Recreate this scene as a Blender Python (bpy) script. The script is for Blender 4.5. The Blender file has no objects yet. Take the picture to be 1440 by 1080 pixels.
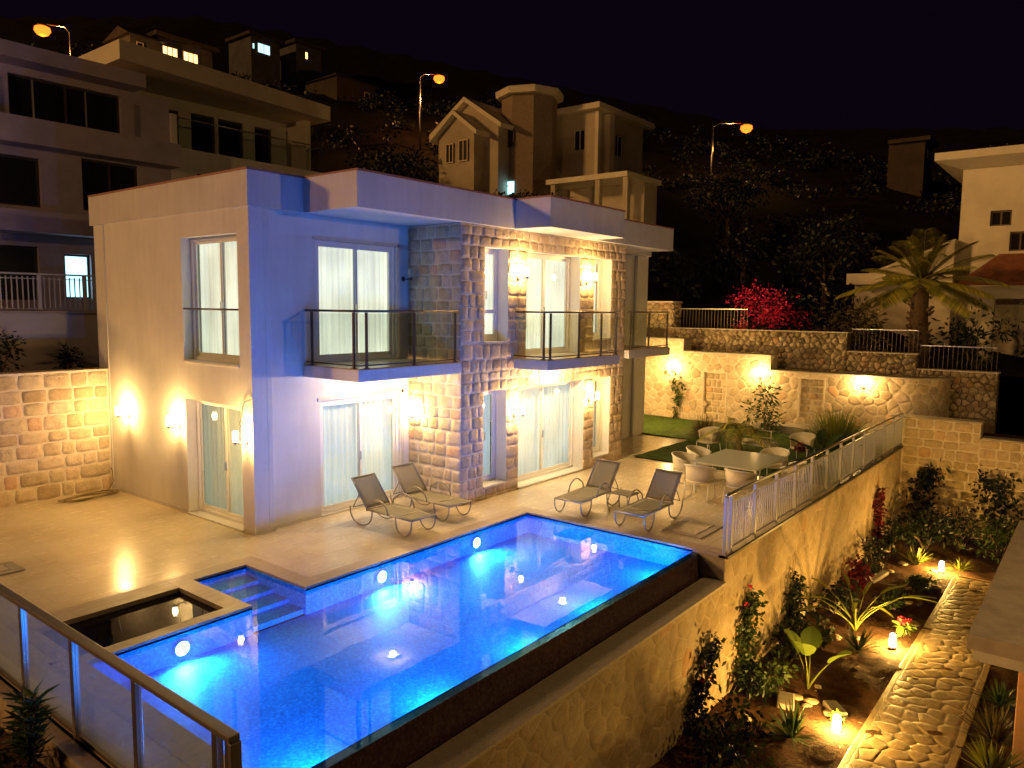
import bpy, bmesh, math, random
from mathutils import Vector, Matrix
random.seed(7)
R = math.radians
PI = math.pi
col = bpy.context.scene.collection
sc = bpy.context.scene

# ------------------------------------------------------------------ mesh builder
def IDT(x, y, z): return (x, y, z)
def front(y0): return lambda u, n, z: (u, y0 + n, z)
def left(x0): return lambda u, n, z: (x0 + n, u, z)

class MB:
    def __init__(s, T=IDT):
        s.v = []; s.f = []; s.m = []; s.r = []; s.T = T; s.mi = 0; s.rnd = 0.5; s.sm = []; s.smooth = False
    def V(s, p): s.v.append(s.T(*p)); return len(s.v) - 1
    def F(s, idx):
        s.f.append(tuple(idx)); s.m.append(s.mi); s.r.append(s.rnd); s.sm.append(s.smooth)
    def poly(s, pts): s.F([s.V(p) for p in pts])
    def box(s, a, b, c, d, e, f):
        x0, x1 = min(a, d), max(a, d); y0, y1 = min(b, e), max(b, e); z0, z1 = min(c, f), max(c, f)
        i = [s.V(p) for p in ((x0,y0,z0),(x1,y0,z0),(x1,y1,z0),(x0,y1,z0),(x0,y0,z1),(x1,y0,z1),(x1,y1,z1),(x0,y1,z1))]
        for q in ((0,3,2,1),(4,5,6,7),(0,1,5,4),(1,2,6,5),(2,3,7,6),(3,0,4,7)): s.F([i[k] for k in q])
    def prism(s, pts, z0, z1):
        n = len(pts)
        a = [s.V((x, y, z0)) for x, y in pts]; b = [s.V((x, y, z1)) for x, y in pts]
        s.F(a[::-1]); s.F(b)
        for k in range(n): s.F([a[k], a[(k+1) % n], b[(k+1) % n], b[k]])
    def tube(s, pts, r, n=8, closed=False):
        pts = [Vector(p) for p in pts]; old = s.smooth; s.smooth = True
        rs = r if isinstance(r, (list, tuple)) else [r] * len(pts)
        rings = []; N = len(pts); up = None
        for k, p in enumerate(pts):
            if closed: t = pts[(k+1) % N] - pts[k-1]
            elif k == 0: t = pts[1] - pts[0]
            elif k == N-1: t = pts[-1] - pts[-2]
            else: t = (pts[k+1] - p).normalized() + (p - pts[k-1]).normalized()
            if t.length < 1e-9: t = Vector((0, 0, 1))
            t.normalize()
            if up is None: up = Vector((0, 0, 1)) if abs(t.z) < .9 else Vector((1, 0, 0))
            a = t.cross(up)
            if a.length < 1e-4: a = t.cross(Vector((.3, 1, .2)))
            a.normalize(); b = a.cross(t).normalized(); up = b
            rings.append([s.V(p + (a * math.cos(2*PI*j/n) + b * math.sin(2*PI*j/n)) * rs[k]) for j in range(n)])
        M = N if closed else N - 1
        for k in range(M):
            A = rings[k]; B = rings[(k+1) % N]
            for j in range(n): s.F([A[j], A[(j+1) % n], B[(j+1) % n], B[j]])
        if not closed: s.F(rings[0][::-1]); s.F(rings[-1])
        s.smooth = old
    def lathe(s, c, prof, n=20, cap=True):
        old = s.smooth; s.smooth = True; rings = []
        for r, z in prof:
            rings.append([s.V((c[0] + r*math.cos(2*PI*j/n), c[1] + r*math.sin(2*PI*j/n), c[2] + z)) for j in range(n)])
        for A, B in zip(rings, rings[1:]):
            for j in range(n): s.F([A[j], A[(j+1) % n], B[(j+1) % n], B[j]])
        if cap: s.F(rings[0][::-1]); s.F(rings[-1])
        s.smooth = old
    def panel(s, u0, u1, z0, z1, n0, n1, holes=(), reveal=None, top=True):
        """slab in the (u,z) plane from n0 (outer) to n1, with rectangular holes"""
        us = sorted({u0, u1, *[h[0] for h in holes], *[h[1] for h in holes]})
        zs = sorted({z0, z1, *[h[2] for h in holes], *[h[3] for h in holes]})
        us = [u for u in us if u0 <= u <= u1]; zs = [z for z in zs if z0 <= z <= z1]
        def hole(a, b): return any(h[0]-1e-6 <= a <= h[1]+1e-6 and h[2]-1e-6 <= b <= h[3]+1e-6 for h in holes)
        def q(*p): s.F([s.V(x) for x in p])
        for a, b in zip(us, us[1:]):
            for c, d in zip(zs, zs[1:]):
                if hole((a+b)/2, (c+d)/2): continue
                q((a,n0,c),(b,n0,c),(b,n0,d),(a,n0,d)); q((a,n1,c),(a,n1,d),(b,n1,d),(b,n1,c))
        q((u0,n0,z0),(u0,n0,z1),(u0,n1,z1),(u0,n1,z0)); q((u1,n0,z0),(u1,n1,z0),(u1,n1,z1),(u1,n0,z1))
        q((u0,n0,z0),(u0,n1,z0),(u1,n1,z0),(u1,n0,z0)); q((u0,n0,z1),(u1,n0,z1),(u1,n1,z1),(u0,n1,z1))
        old = s.mi
        if reveal is not None: s.mi = reveal
        for (a, b, c, d) in holes:
            q((a,n0,c),(a,n1,c),(a,n1,d),(a,n0,d)); q((b,n0,c),(b,n0,d),(b,n1,d),(b,n1,c))
            q((a,n0,d),(a,n1,d),(b,n1,d),(b,n0,d)); q((a,n0,c),(b,n0,c),(b,n1,c),(a,n1,c))
        s.mi = old
    def build(s, name, mats, parent=None, bevel=0, loc=None, recalc=False):
        me = bpy.data.meshes.new(name); me.from_pydata([tuple(v) for v in s.v], [], s.f)
        if not isinstance(mats, (list, tuple)): mats = [mats]
        for m in mats: me.materials.append(m)
        me.polygons.foreach_set('material_index', s.m)
        me.polygons.foreach_set('use_smooth', s.sm)
        at = me.attributes.new('rnd', 'FLOAT', 'FACE'); at.data.foreach_set('value', s.r)
        me.update()
        bm = bmesh.new(); bm.from_mesh(me)
        if recalc is not None: bmesh.ops.recalc_face_normals(bm, faces=bm.faces)
        bm.to_mesh(me); bm.free()
        o = bpy.data.objects.new(name, me); col.objects.link(o)
        if parent: o.parent = parent
        if loc: o.location = loc
        if bevel:
            b = o.modifiers.new('bevel', 'BEVEL'); b.width = bevel; b.segments = 2; b.limit_method = 'ANGLE'; b.angle_limit = R(40)
        return o

def tag(o, label=None, cat=None, group=None, kind=None):
    if label: o['label'] = label
    if cat: o['category'] = cat
    if group: o['group'] = group
    if kind: o['kind'] = kind
    return o
def empty(name, label, cat, loc=(0,0,0), rz=0, group=None):
    o = bpy.data.objects.new(name, None); col.objects.link(o)
    o.location = loc; o.rotation_euler = (0, 0, rz); o.empty_display_size = .2
    return tag(o, label, cat, group)
def copy_tree(o, parent=None):
    c = o.copy(); col.objects.link(c)
    if parent: c.parent = parent
    for ch in list(o.children): copy_tree(ch, c)
    return c

# ------------------------------------------------------------------ materials
def nodes(name):
    m = bpy.data.materials.new(name); m.use_nodes = True
    nt = m.node_tree; nt.nodes.clear()
    out = nt.nodes.new('ShaderNodeOutputMaterial')
    return m, nt, out
def N(nt, t, **kw):
    n = nt.nodes.new(t)
    for k, v in kw.items():
        if hasattr(n, k): setattr(n, k, v)
        else: n.inputs[k.replace('_', ' ')].default_value = v
    return n
def ramp(nt, fac, stops):
    r = nt.nodes.new('ShaderNodeValToRGB'); e = r.color_ramp.elements
    while len(e) < len(stops): e.new(.5)
    for k, (p, c) in enumerate(stops):
        e[k].position = p; e[k].color = (*c, 1) if len(c) == 3 else c
    nt.links.new(fac, r.inputs[0]); return r.outputs[0]
def mixc(nt, a, b, fac, mode='MIX'):
    m = nt.nodes.new('ShaderNodeMix'); m.data_type = 'RGBA'; m.blend_type = mode
    for k, x in ((0, fac), (6, a), (7, b)):
        if isinstance(x, (int, float)): m.inputs[k].default_value = x
        elif isinstance(x, tuple): m.inputs[k].default_value = (*x, 1)
        else: nt.links.new(x, m.inputs[k])
    return m.outputs[2]
def simple(name, color, rough=.6, metal=0, noise=0, nscale=8, bump=0, bscale=30, spec=.5, var=0, streak=0):
    m, nt, out = nodes(name); b = N(nt, 'ShaderNodeBsdfPrincipled', Roughness=rough, Metallic=metal)
    b.inputs['Specular IOR Level'].default_value = spec
    nt.links.new(b.outputs[0], out.inputs[0]); L = nt.links.new
    tc = N(nt, 'ShaderNodeTexCoord').outputs['Object']; c = color
    if noise:
        n = N(nt, 'ShaderNodeTexNoise', Scale=nscale, Detail=6.0, Roughness=.65); L(tc, n.inputs[0])
        c = ramp(nt, n.outputs[0], [(.3, tuple(x*(1-noise) for x in color)), (.7, tuple(min(1, x*(1+noise)) for x in color))])
    if streak:
        mp = N(nt, 'ShaderNodeMapping'); mp.inputs['Scale'].default_value = (1, 1, .12); L(tc, mp.inputs[0])
        ns = N(nt, 'ShaderNodeTexNoise', Scale=5.0, Detail=7.0, Roughness=.7); L(mp.outputs[0], ns.inputs[0])
        c = mixc(nt, c, ramp(nt, ns.outputs[0], [(.35, (1-streak,)*3), (.6, (1, 1, 1))]), 1.0, 'MULTIPLY')
        nb = N(nt, 'ShaderNodeTexNoise', Scale=.9, Detail=3.0); L(tc, nb.inputs[0])
        c = mixc(nt, c, ramp(nt, nb.outputs[0], [(.35, (1-streak*.8,)*3), (.65, (1, 1, 1))]), 1.0, 'MULTIPLY')
    if var:
        a = N(nt, 'ShaderNodeAttribute', attribute_name='rnd')
        v = ramp(nt, a.outputs['Fac'], [(0, (1-var,)*3), (1, (1+var,)*3)])
        c = mixc(nt, c, v, 1.0, 'MULTIPLY')
    if isinstance(c, tuple): b.inputs[0].default_value = (*c, 1)
    else: L(c, b.inputs[0])
    if bump:
        n2 = N(nt, 'ShaderNodeTexNoise', Scale=bscale, Detail=8.0, Roughness=.6); L(tc, n2.inputs[0])
        bp = N(nt, 'ShaderNodeBump', Strength=bump, Distance=.02); L(n2.outputs[0], bp.inputs['Height']); L(bp.outputs[0], b.inputs['Normal'])
    return m
def stone_mat(name, c0, c1, c2, vug=.5, bump=.6, pink=True):
    m, nt, out = nodes(name); b = N(nt, 'ShaderNodeBsdfPrincipled', Roughness=.85); L = nt.links.new
    b.inputs['Specular IOR Level'].default_value = .2
    L(b.outputs[0], out.inputs[0]); tc = N(nt, 'ShaderNodeTexCoord').outputs['Object']
    a = N(nt, 'ShaderNodeAttribute', attribute_name='rnd')
    base = ramp(nt, a.outputs['Fac'], [(0, c0), (.45, c1), (.9, c2), (1, (c2[0]*1.02, c2[1]*.8, c2[2]*.68))] if pink else [(0, c0), (.5, c1), (1, c2)])
    n = N(nt, 'ShaderNodeTexNoise', Scale=5.0, Detail=8.0, Roughness=.7); L(tc, n.inputs[0])
    c = mixc(nt, base, ramp(nt, n.outputs[0], [(.3, (.76, .71, .63)), (.62, (1.08, 1.08, 1.08))]), 1.0, 'MULTIPLY')
    # vugs and holes, clustered
    v = N(nt, 'ShaderNodeTexVoronoi', Scale=26.0); L(tc, v.inputs[0])
    cl = N(nt, 'ShaderNodeTexNoise', Scale=3.5, Detail=3.0); L(tc, cl.inputs[0])
    msk = N(nt, 'ShaderNodeMath', operation='MULTIPLY'); L(ramp(nt, v.outputs['Distance'], [(.12, (1,1,1)), (.3, (0,0,0))]), msk.inputs[0])
    L(ramp(nt, cl.outputs[0], [(.52, (0,0,0)), (.6, (1,1,1))]), msk.inputs[1])
    mk = N(nt, 'ShaderNodeMath', operation='MULTIPLY'); L(msk.outputs[0], mk.inputs[0]); mk.inputs[1].default_value = vug
    c = mixc(nt, c, (.13, .08, .04), mk.outputs[0]); L(c, b.inputs[0])
    n2 = N(nt, 'ShaderNodeTexNoise', Scale=16.0, Detail=9.0, Roughness=.68); L(tc, n2.inputs[0])
    h = N(nt, 'ShaderNodeMath', operation='SUBTRACT'); L(n2.outputs[0], h.inputs[0]); L(msk.outputs[0], h.inputs[1])
    bp = N(nt, 'ShaderNodeBump', Strength=bump, Distance=.03); L(h.outputs[0], bp.inputs['Height']); L(bp.outputs[0], b.inputs['Normal'])
    return m
def emis(name, color, strength, sample=False, stripes=0, diffuse=(.6,.6,.55)):
    m, nt, out = nodes(name); e = N(nt, 'ShaderNodeEmission', Strength=strength); L = nt.links.new
    e.inputs[0].default_value = (*color, 1)
    if stripes:
        tc = N(nt, 'ShaderNodeTexCoord').outputs['Object']
        mp = N(nt, 'ShaderNodeMapping'); mp.inputs['Scale'].default_value = (1, 1, .04); L(tc, mp.inputs[0])
        n = N(nt, 'ShaderNodeTexNoise', Scale=stripes, Detail=5.0); L(mp.outputs[0], n.inputs[0])
        L(ramp(nt, n.outputs[0], [(.3, tuple(x*.8 for x in color)), (.66, tuple(min(1, x*1.08) for x in color))]), e.inputs[0])
        # uneven room light behind the cloth
        n3 = N(nt, 'ShaderNodeTexNoise', Scale=1.1, Detail=1.0); L(tc, n3.inputs[0])
        mr = N(nt, 'ShaderNodeMapRange'); mr.inputs[1].default_value = .3; mr.inputs[2].default_value = .7
        mr.inputs[3].default_value = strength*.8; mr.inputs[4].default_value = strength*1.15; L(n3.outputs[0], mr.inputs[0]); L(mr.outputs[0], e.inputs[1])
    d = N(nt, 'ShaderNodeBsdfDiffuse'); d.inputs[0].default_value = (*diffuse, 1)
    ad = N(nt, 'ShaderNodeAddShader'); L(e.outputs[0], ad.inputs[0]); L(d.outputs[0], ad.inputs[1]); L(ad.outputs[0], out.inputs[0])
    m.cycles.emission_sampling = 'AUTO' if sample else 'NONE'
    return m
def fres(nt, ior, normal=None):
    g = N(nt, 'ShaderNodeNewGeometry'); mr = N(nt, 'ShaderNodeMapRange'); mr.inputs[3].default_value = ior; mr.inputs[4].default_value = 1/ior
    nt.links.new(g.outputs['Backfacing'], mr.inputs[0]); fr = N(nt, 'ShaderNodeFresnel'); nt.links.new(mr.outputs[0], fr.inputs[0]); return fr
def glass(name, tint=(1,1,1), ior=1.5, frost=0, rough=.0, frostc=(.8,.85,.85)):
    m, nt, out = nodes(name); L = nt.links.new
    t = N(nt, 'ShaderNodeBsdfTransparent'); t.inputs[0].default_value = (*tint, 1)
    g = N(nt, 'ShaderNodeBsdfGlossy', Roughness=rough); fr = fres(nt, ior)
    mx = N(nt, 'ShaderNodeMixShader'); L(fr.outputs[0], mx.inputs[0]); L(t.outputs[0], mx.inputs[1]); L(g.outputs[0], mx.inputs[2]); o = mx.outputs[0]
    if frost:
        d = N(nt, 'ShaderNodeBsdfTranslucent'); d.inputs[0].default_value = (*frostc, 1)
        d2 = N(nt, 'ShaderNodeBsdfDiffuse'); d2.inputs[0].default_value = (*frostc, 1)
        q = N(nt, 'ShaderNodeMixShader'); q.inputs[0].default_value = .5; L(d.outputs[0], q.inputs[1]); L(d2.outputs[0], q.inputs[2])
        m2 = N(nt, 'ShaderNodeMixShader'); m2.inputs[0].default_value = frost; L(o, m2.inputs[1]); L(q.outputs[0], m2.inputs[2]); o = m2.outputs[0]
    L(o, out.inputs[0]); return m
def water_mat(name, tint, wav=.25):
    m, nt, out = nodes(name); L = nt.links.new
    t = N(nt, 'ShaderNodeBsdfTransparent'); t.inputs[0].default_value = (*tint, 1)
    tc = N(nt, 'ShaderNodeTexCoord').outputs['Object']
    n = N(nt, 'ShaderNodeTexNoise', Scale=1.6, Detail=2.0); L(tc, n.inputs[0])
    bp = N(nt, 'ShaderNodeBump', Strength=wav, Distance=.02); L(n.outputs[0], bp.inputs['Height'])
    g = N(nt, 'ShaderNodeBsdfGlossy', Roughness=.015); fr = fres(nt, 1.36)
    L(bp.outputs[0], g.inputs['Normal']); L(bp.outputs[0], fr.inputs['Normal'])
    mx = N(nt, 'ShaderNodeMixShader'); L(fr.outputs[0], mx.inputs[0]); L(t.outputs[0], mx.inputs[1]); L(g.outputs[0], mx.inputs[2]); L(mx.outputs[0], out.inputs[0])
    return m
def mosaic(name, stops, size=.03, rough=.6):
    m, nt, out = nodes(name); L = nt.links.new
    b = N(nt, 'ShaderNodeBsdfPrincipled', Roughness=rough); L(b.outputs[0], out.inputs[0])
    tc = N(nt, 'ShaderNodeTexCoord').outputs['Object']
    s = N(nt, 'ShaderNodeVectorMath', operation='SCALE'); s.inputs['Scale'].default_value = 1/size; L(tc, s.inputs[0])
    ad = N(nt, 'ShaderNodeVectorMath', operation='ADD'); ad.inputs[1].default_value = (.31, .37, .43); L(s.outputs[0], ad.inputs[0])
    fl = N(nt, 'ShaderNodeVectorMath', operation='FLOOR'); L(ad.outputs[0], fl.inputs[0])
    w = N(nt, 'ShaderNodeTexWhiteNoise'); L(fl.outputs[0], w.inputs[0])
    L(ramp(nt, w.outputs['Value'], stops), b.inputs[0]); return m
def tile_mat(name, ca, cb, cm, bw=1.2, rh=.6, rough=.28, rot=0, streak=True):
    m, nt, out = nodes(name); L = nt.links.new
    b = N(nt, 'ShaderNodeBsdfPrincipled', Roughness=rough); L(b.outputs[0], out.inputs[0])
    tc = N(nt, 'ShaderNodeTexCoord').outputs['Object']
    mp = N(nt, 'ShaderNodeMapping'); mp.inputs['Rotation'].default_value = (0, 0, rot); L(tc, mp.inputs[0])
    br = N(nt, 'ShaderNodeTexBrick', Scale=1.0); br.inputs['Color1'].default_value = (*ca, 1); br.inputs['Color2'].default_value = (*cb, 1)
    br.inputs['Mortar'].default_value = (*cm, 1); br.inputs['Brick Width'].default_value = bw; br.inputs['Row Height'].default_value = rh
    br.inputs['Mortar Size'].default_value = .005; L(mp.outputs[0], br.inputs[0])
    mp2 = N(nt, 'ShaderNodeMapping'); mp2.inputs['Scale'].default_value = (.8, 4.2, 1); L(mp.outputs[0], mp2.inputs[0])
    n = N(nt, 'ShaderNodeTexNoise', Scale=3.2, Detail=7.0, Roughness=.7); L(mp2.outputs[0], n.inputs[0])
    c = mixc(nt, br.outputs[0], ramp(nt, n.outputs[0], [(.3, (.88, .84, .77)), (.65, (1.05, 1.04, 1.02))]), 1.0, 'MULTIPLY')
    n3 = N(nt, 'ShaderNodeTexNoise', Scale=.8, Detail=4.0); L(tc, n3.inputs[0])
    c = mixc(nt, c, ramp(nt, n3.outputs[0], [(.35, (.84, .8, .74)), (.6, (1, 1, 1))]), 1.0, 'MULTIPLY'); L(c, b.inputs[0])
    rr = ramp(nt, n.outputs[0], [(.3, (rough+.18,)*3), (.7, (rough-.05,)*3)]); L(rr, b.inputs['Roughness'])
    bp = N(nt, 'ShaderNodeBump', Strength=.25, Distance=.004); L(br.outputs['Fac'], bp.inputs['Height']); bp.invert = True
    L(bp.outputs[0], b.inputs['Normal']); return m

M = {}
M['plaster'] = simple('plaster', (.74, .72, .68), .8, noise=.05, nscale=1.3, bump=.16, bscale=60, spec=.25, streak=.07)
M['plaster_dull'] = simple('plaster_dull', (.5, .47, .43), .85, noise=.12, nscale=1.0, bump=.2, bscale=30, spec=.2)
M['parapet'] = simple('parapet_paint', (.64, .62, .60), .8, noise=.05, nscale=1.2, bump=.14, bscale=50, spec=.25, streak=.08)
M['cap'] = simple('parapet_cap', (.3, .12, .08), .6)
M['white'] = simple('white_frame', (.78, .77, .74), .35)
M['sill'] = simple('marble_sill', (.62, .58, .52), .35, noise=.12, nscale=6)
M['mortar'] = simple('mortar', (.70, .60, .46), .9, noise=.12, nscale=9, bump=.6, bscale=40, spec=.1)
M['mortar_warm'] = simple('mortar_warm', (.62, .50, .34), .9, noise=.12, nscale=9, bump=.5, bscale=40, spec=.1)
M['mortar_dark'] = simple('mortar_dark', (.2, .15, .1), .95, noise=.3, nscale=9, bump=.8, bscale=30, spec=.1)
M['ashlar'] = stone_mat('ashlar', (.46, .35, .22), (.6, .49, .34), (.66, .52, .38))
M['rough'] = stone_mat('hammered_stone', (.50, .39, .27), (.57, .45, .32), (.62, .5, .36), vug=.3, bump=.8, pink=False)
M['rubble'] = stone_mat('rubble_stone', (.38, .29, .19), (.52, .42, .28), (.62, .5, .34), vug=.3, bump=.9)
M['wallstone'] = stone_mat('garden_wall_stone', (.50, .38, .23), (.57, .44, .28), (.62, .49, .33), vug=.2, bump=.4)
M['travertine'] = tile_mat('travertine', (.72, .64, .46), (.67, .585, .42), (.52, .44, .31), bw=1.2, rh=.6, rough=.16)
M['coping'] = tile_mat('coping_stone', (.44, .35, .27), (.40, .32, .24), (.3, .24, .18), bw=.6, rh=3, rough=.4)
M['concrete'] = simple('concrete', (.4, .34, .27), .8, noise=.2, nscale=2.5, bump=.3, bscale=25)
M['blue'] = mosaic('blue_mosaic', [(0, (.015, .26, .70)), (.35, (.03, .35, .82)), (.75, (.05, .43, .90)), (1, (.16, .58, .97))], .028)
M['navy'] = mosaic('navy_mosaic', [(0, (.01, .012, .05)), (.6, (.03, .03, .1)), (1, (.08, .05, .1))], .035)
M['darkwet'] = mosaic('dark_wet_tile', [(0, (.06, .03, .05)), (.6, (.09, .05, .07)), (1, (.13, .08, .09))], .03, rough=.25)
M['water'] = water_mat('pool_water', (.25, .68, 1.0), .07)
M['dwater'] = water_mat('dark_water', (.45, .38, .36), .12)
M['steel'] = simple('brushed_steel', (.55, .52, .48), .32, 1.0)
M['railpaint'] = simple('rail_paint', (.45, .45, .44), .4, .35)
M['darkmetal'] = simple('dark_metal', (.12, .09, .07), .4, .6)
M['glass'] = glass('clear_glass', (.93, .96, .94), 1.5)
M['winglass'] = glass('window_glass', (.9, .95, .93), 1.55)
M['frost'] = glass('clouded_glass', (.75, .82, .85), 1.5, frost=.16, frostc=(.6, .62, .62))
M['tableglass'] = glass('frosted_table_glass', (.8, .85, .8), 1.5, frost=.85, frostc=(.62, .64, .54), rough=.15)
M['cur_up'] = emis('curtain_cream', (.86, .86, .68), .32, stripes=14)
M['cur_dn'] = emis('curtain_cool', (.66, .80, .78), .17, stripes=12)
M['cur_dim'] = emis('curtain_dim', (.6, .68, .5), .11, stripes=14, diffuse=(.5, .5, .4))
M['wicker'] = simple('cream_wicker', (.70, .62, .40), .6, noise=.2, nscale=60, bump=.5, bscale=90)
M['whitemetal'] = simple('white_metal', (.75, .72, .62), .4)
M['bronze'] = simple('lounger_frame', (.30, .26, .18), .4, .4)
M['sling'] = simple('sling_fabric', (.20, .18, .11), .8, noise=.12, nscale=90, bump=.3, bscale=200)
M['black'] = simple('black_plastic', (.03, .027, .025), .5)
M['lampwhite'] = simple('lamp_bracket', (.45, .42, .38), .4, .3)
def leafm(name, c, rough=.5, trans=.25):
    m, nt, out = nodes(name); L = nt.links.new
    b = N(nt, 'ShaderNodeBsdfPrincipled', Roughness=rough); a = N(nt, 'ShaderNodeAttribute', attribute_name='rnd')
    cc = ramp(nt, a.outputs['Fac'], [(0, tuple(x*.5 for x in c)), (.6, c), (1, (c[0]*1.7, c[1]*1.45, c[2]*1.1))])
    L(cc, b.inputs[0]); t = N(nt, 'ShaderNodeBsdfTranslucent'); L(cc, t.inputs[0])
    mx = N(nt, 'ShaderNodeMixShader'); mx.inputs[0].default_value = trans; L(b.outputs[0], mx.inputs[1]); L(t.outputs[0], mx.inputs[2]); L(mx.outputs[0], out.inputs[0])
    return m
M['leaf'] = leafm('leaf', (.06, .10, .02))
M['leafdark'] = leafm('leaf_dark', (.02, .034, .010))
M['leafyel'] = leafm('leaf_yellow', (.22, .25, .04))
M['leafbright'] = leafm('leaf_bright', (.13, .2, .03))
M['palm'] = leafm('palm_leaf', (.44, .43, .09))
M['magenta'] = leafm('magenta_bract', (.85, .03, .16))
M['redleaf'] = leafm('red_leaf', (.16, .015, .02))
M['pink'] = leafm('pink_petal', (.75, .05, .09))
M['olive'] = leafm('dry_leaf', (.12, .10, .03))
M['dryshrub'] = leafm('dry_shrub_leaf', (.16, .13, .04))
M['bark'] = simple('bark', (.16, .1, .06), .9, noise=.4, nscale=12, bump=1, bscale=30)
M['twig'] = simple('twig', (.3, .2, .12), .8)
M['soil'] = simple('soil', (.11, .055, .028), .95, noise=.5, nscale=3, bump=1.2, bscale=14, spec=.15)
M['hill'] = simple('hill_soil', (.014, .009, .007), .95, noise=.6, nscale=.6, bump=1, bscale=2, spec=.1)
M['lawn'] = simple('lawn_grass', (.07, .12, .02), .9, noise=.4, nscale=5, bump=1.5, bscale=90, spec=.15)
M['housefar'] = simple('far_render', (.45, .38, .3), .85, noise=.15, nscale=.6, bump=.15, bscale=10)
M['housefar2'] = simple('far_grey_render', (.42, .37, .47), .85, noise=.2, nscale=.8, bump=.15, bscale=10)
M['dimgrey'] = simple('dim_grey_render', (.08, .075, .09), .9, noise=.3, nscale=1)
M['dimhouse'] = simple('dim_render', (.05, .035, .03), .9, noise=.3, nscale=1)
M['trimfar'] = simple('far_trim', (.68, .6, .48), .8, noise=.1, nscale=1)
M['darkglass'] = simple('unlit_glass', (.015, .013, .016), .12)
M['rooftile'] = simple('roof_tile', (.28, .1, .05), .8, noise=.3, nscale=5, bump=1, bscale=12)
M['lit_warm'] = emis('lit_warm_window', (1, .55, .18), 1.3, stripes=3)
M['lit_cool'] = emis('lit_cool_window', (.35, .75, .85), .9, stripes=3)
M['shade_warm'] = emis('glowing_shade', (1, .86, .62), 7)
M['garden_glow'] = emis('garden_lamp_glow', (1, .9, .7), 6)
M['sodium'] = emis('sodium_bulb', (1, .17, .015), 1.0, diffuse=(.02, .005, .0))
M['poolbulb'] = emis('pool_bulb', (.75, .92, 1), 25)
M['down'] = emis('downlight_glow', (1, .88, .68), 6)
M['flag'] = simple('crazy_paving', (.44, .32, .17), .5, noise=.3, nscale=3, bump=.25, bscale=12, var=.15)

WARM = (1, .60, .19)
def point(loc, power, color=WARM, r=.05, parent=None, name='lamp_light'):
    l = bpy.data.lights.new(name, 'POINT'); l.energy = power; l.color = color; l.shadow_soft_size = r
    o = bpy.data.objects.new(name, l); o.location = loc; col.objects.link(o)
    if parent: o.parent = parent
    return o

# ------------------------------------------------------------------ stones
def dome(mb, poly, h, inset, rough=.3, n0=.004, subdiv=True):
    """one stone: poly is a CCW list of (u,z); rises from n=n0 towards -n by h"""
    n = len(poly); cu = sum(p[0] for p in poly)/n; cz = sum(p[1] for p in poly)/n
    size = math.sqrt(abs(sum(poly[k][0]*poly[(k+1) % n][1]-poly[(k+1) % n][0]*poly[k][1] for k in range(n))/2)) or .01
    f1 = max(.5, 1-2*inset/size); f2 = .5
    tu, tz = random.uniform(-1, 1)*rough*.25*h/size, random.uniform(-1, 1)*rough*.25*h/size
    mb.rnd = random.random(); old = mb.smooth; mb.smooth = True
    def ring(f, hh, j):
        r = []
        for (u, z) in poly:
            du, dz = (u-cu)*f, (z-cz)*f
            r.append(mb.V((cu+du, n0 if hh == 0 else -hh*(1+random.uniform(-j, j)) - (tu*du+tz*dz)*8, cz+dz)))
        return r
    a = ring(1, 0, 0); b = ring(f1, h*.75, rough*.6); c = ring(f2, h*1.05, rough)
    ce = mb.V((cu, -h*(1+random.uniform(-rough, rough)), cz))
    for A, B in ((a, b), (b, c)):
        for k in range(n): mb.F([A[k], A[(k+1) % n], B[(k+1) % n], B[k]])
    for k in range(n): mb.F([c[k], c[(k+1) % n], ce])
    mb.smooth = old
def ashlar(mb, u0, u1, z0, z1, holes=(), h=.27, w=(.24, .5), relief=.03, joint=.018, jit=.012, rough=.35, sub=2):
    br = sorted({z0, z1, *[min(max(x, z0), z1) for q in holes for x in (q[2], q[3])]})
    rows = []
    for a, b in zip(br, br[1:]):
        k = max(1, round((b-a)/h)); cuts = [a + (b-a)*i/k + (random.uniform(-.12, .12)*h if 0 < i < k else 0) for i in range(k+1)]
        rows += list(zip(cuts, cuts[1:]))
    for a, b in rows:
        if b-a < .05: continue
        iv = [(u0, u1)]
        for q in holes:
            if q[2] < (a+b)/2 < q[3]:
                nv = []
                for s, e in iv:
                    if q[0] > s: nv.append((s, min(e, q[0])))
                    if q[1] < e: nv.append((max(s, q[1]), e))
                iv = [x for x in nv if x[1]-x[0] > .03]
        for s, e in iv:
            u = s
            while u < e-1e-4:
                ww = random.uniform(*w); nu = u+ww
                if e-nu < w[0]*.7: nu = e
                p = []; A = (u+joint/2, a+joint/2); B = (nu-joint/2, b-joint/2)
                cor = [(A[0], A[1]), (B[0], A[1]), (B[0], B[1]), (A[0], B[1])]
                for k in range(4):
                    x, y = cor[k]; X, Y = cor[(k+1) % 4]
                    for i in range(sub): 
                        t = i/sub; jj = jit*(.6 if i == 0 else 1)
                        ax, ay = x+(X-x)*t, y+(Y-y)*t
                        if i == 0: ax += (1 if x == A[0] else -1)*jit*.9; ay += (1 if y == A[1] else -1)*jit*.9
                        p.append((ax+random.uniform(-jj, jj), ay+random.uniform(-jj, jj)))
                dome(mb, p, relief*random.uniform(.6, 1.4), .008, rough); u = nu
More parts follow.
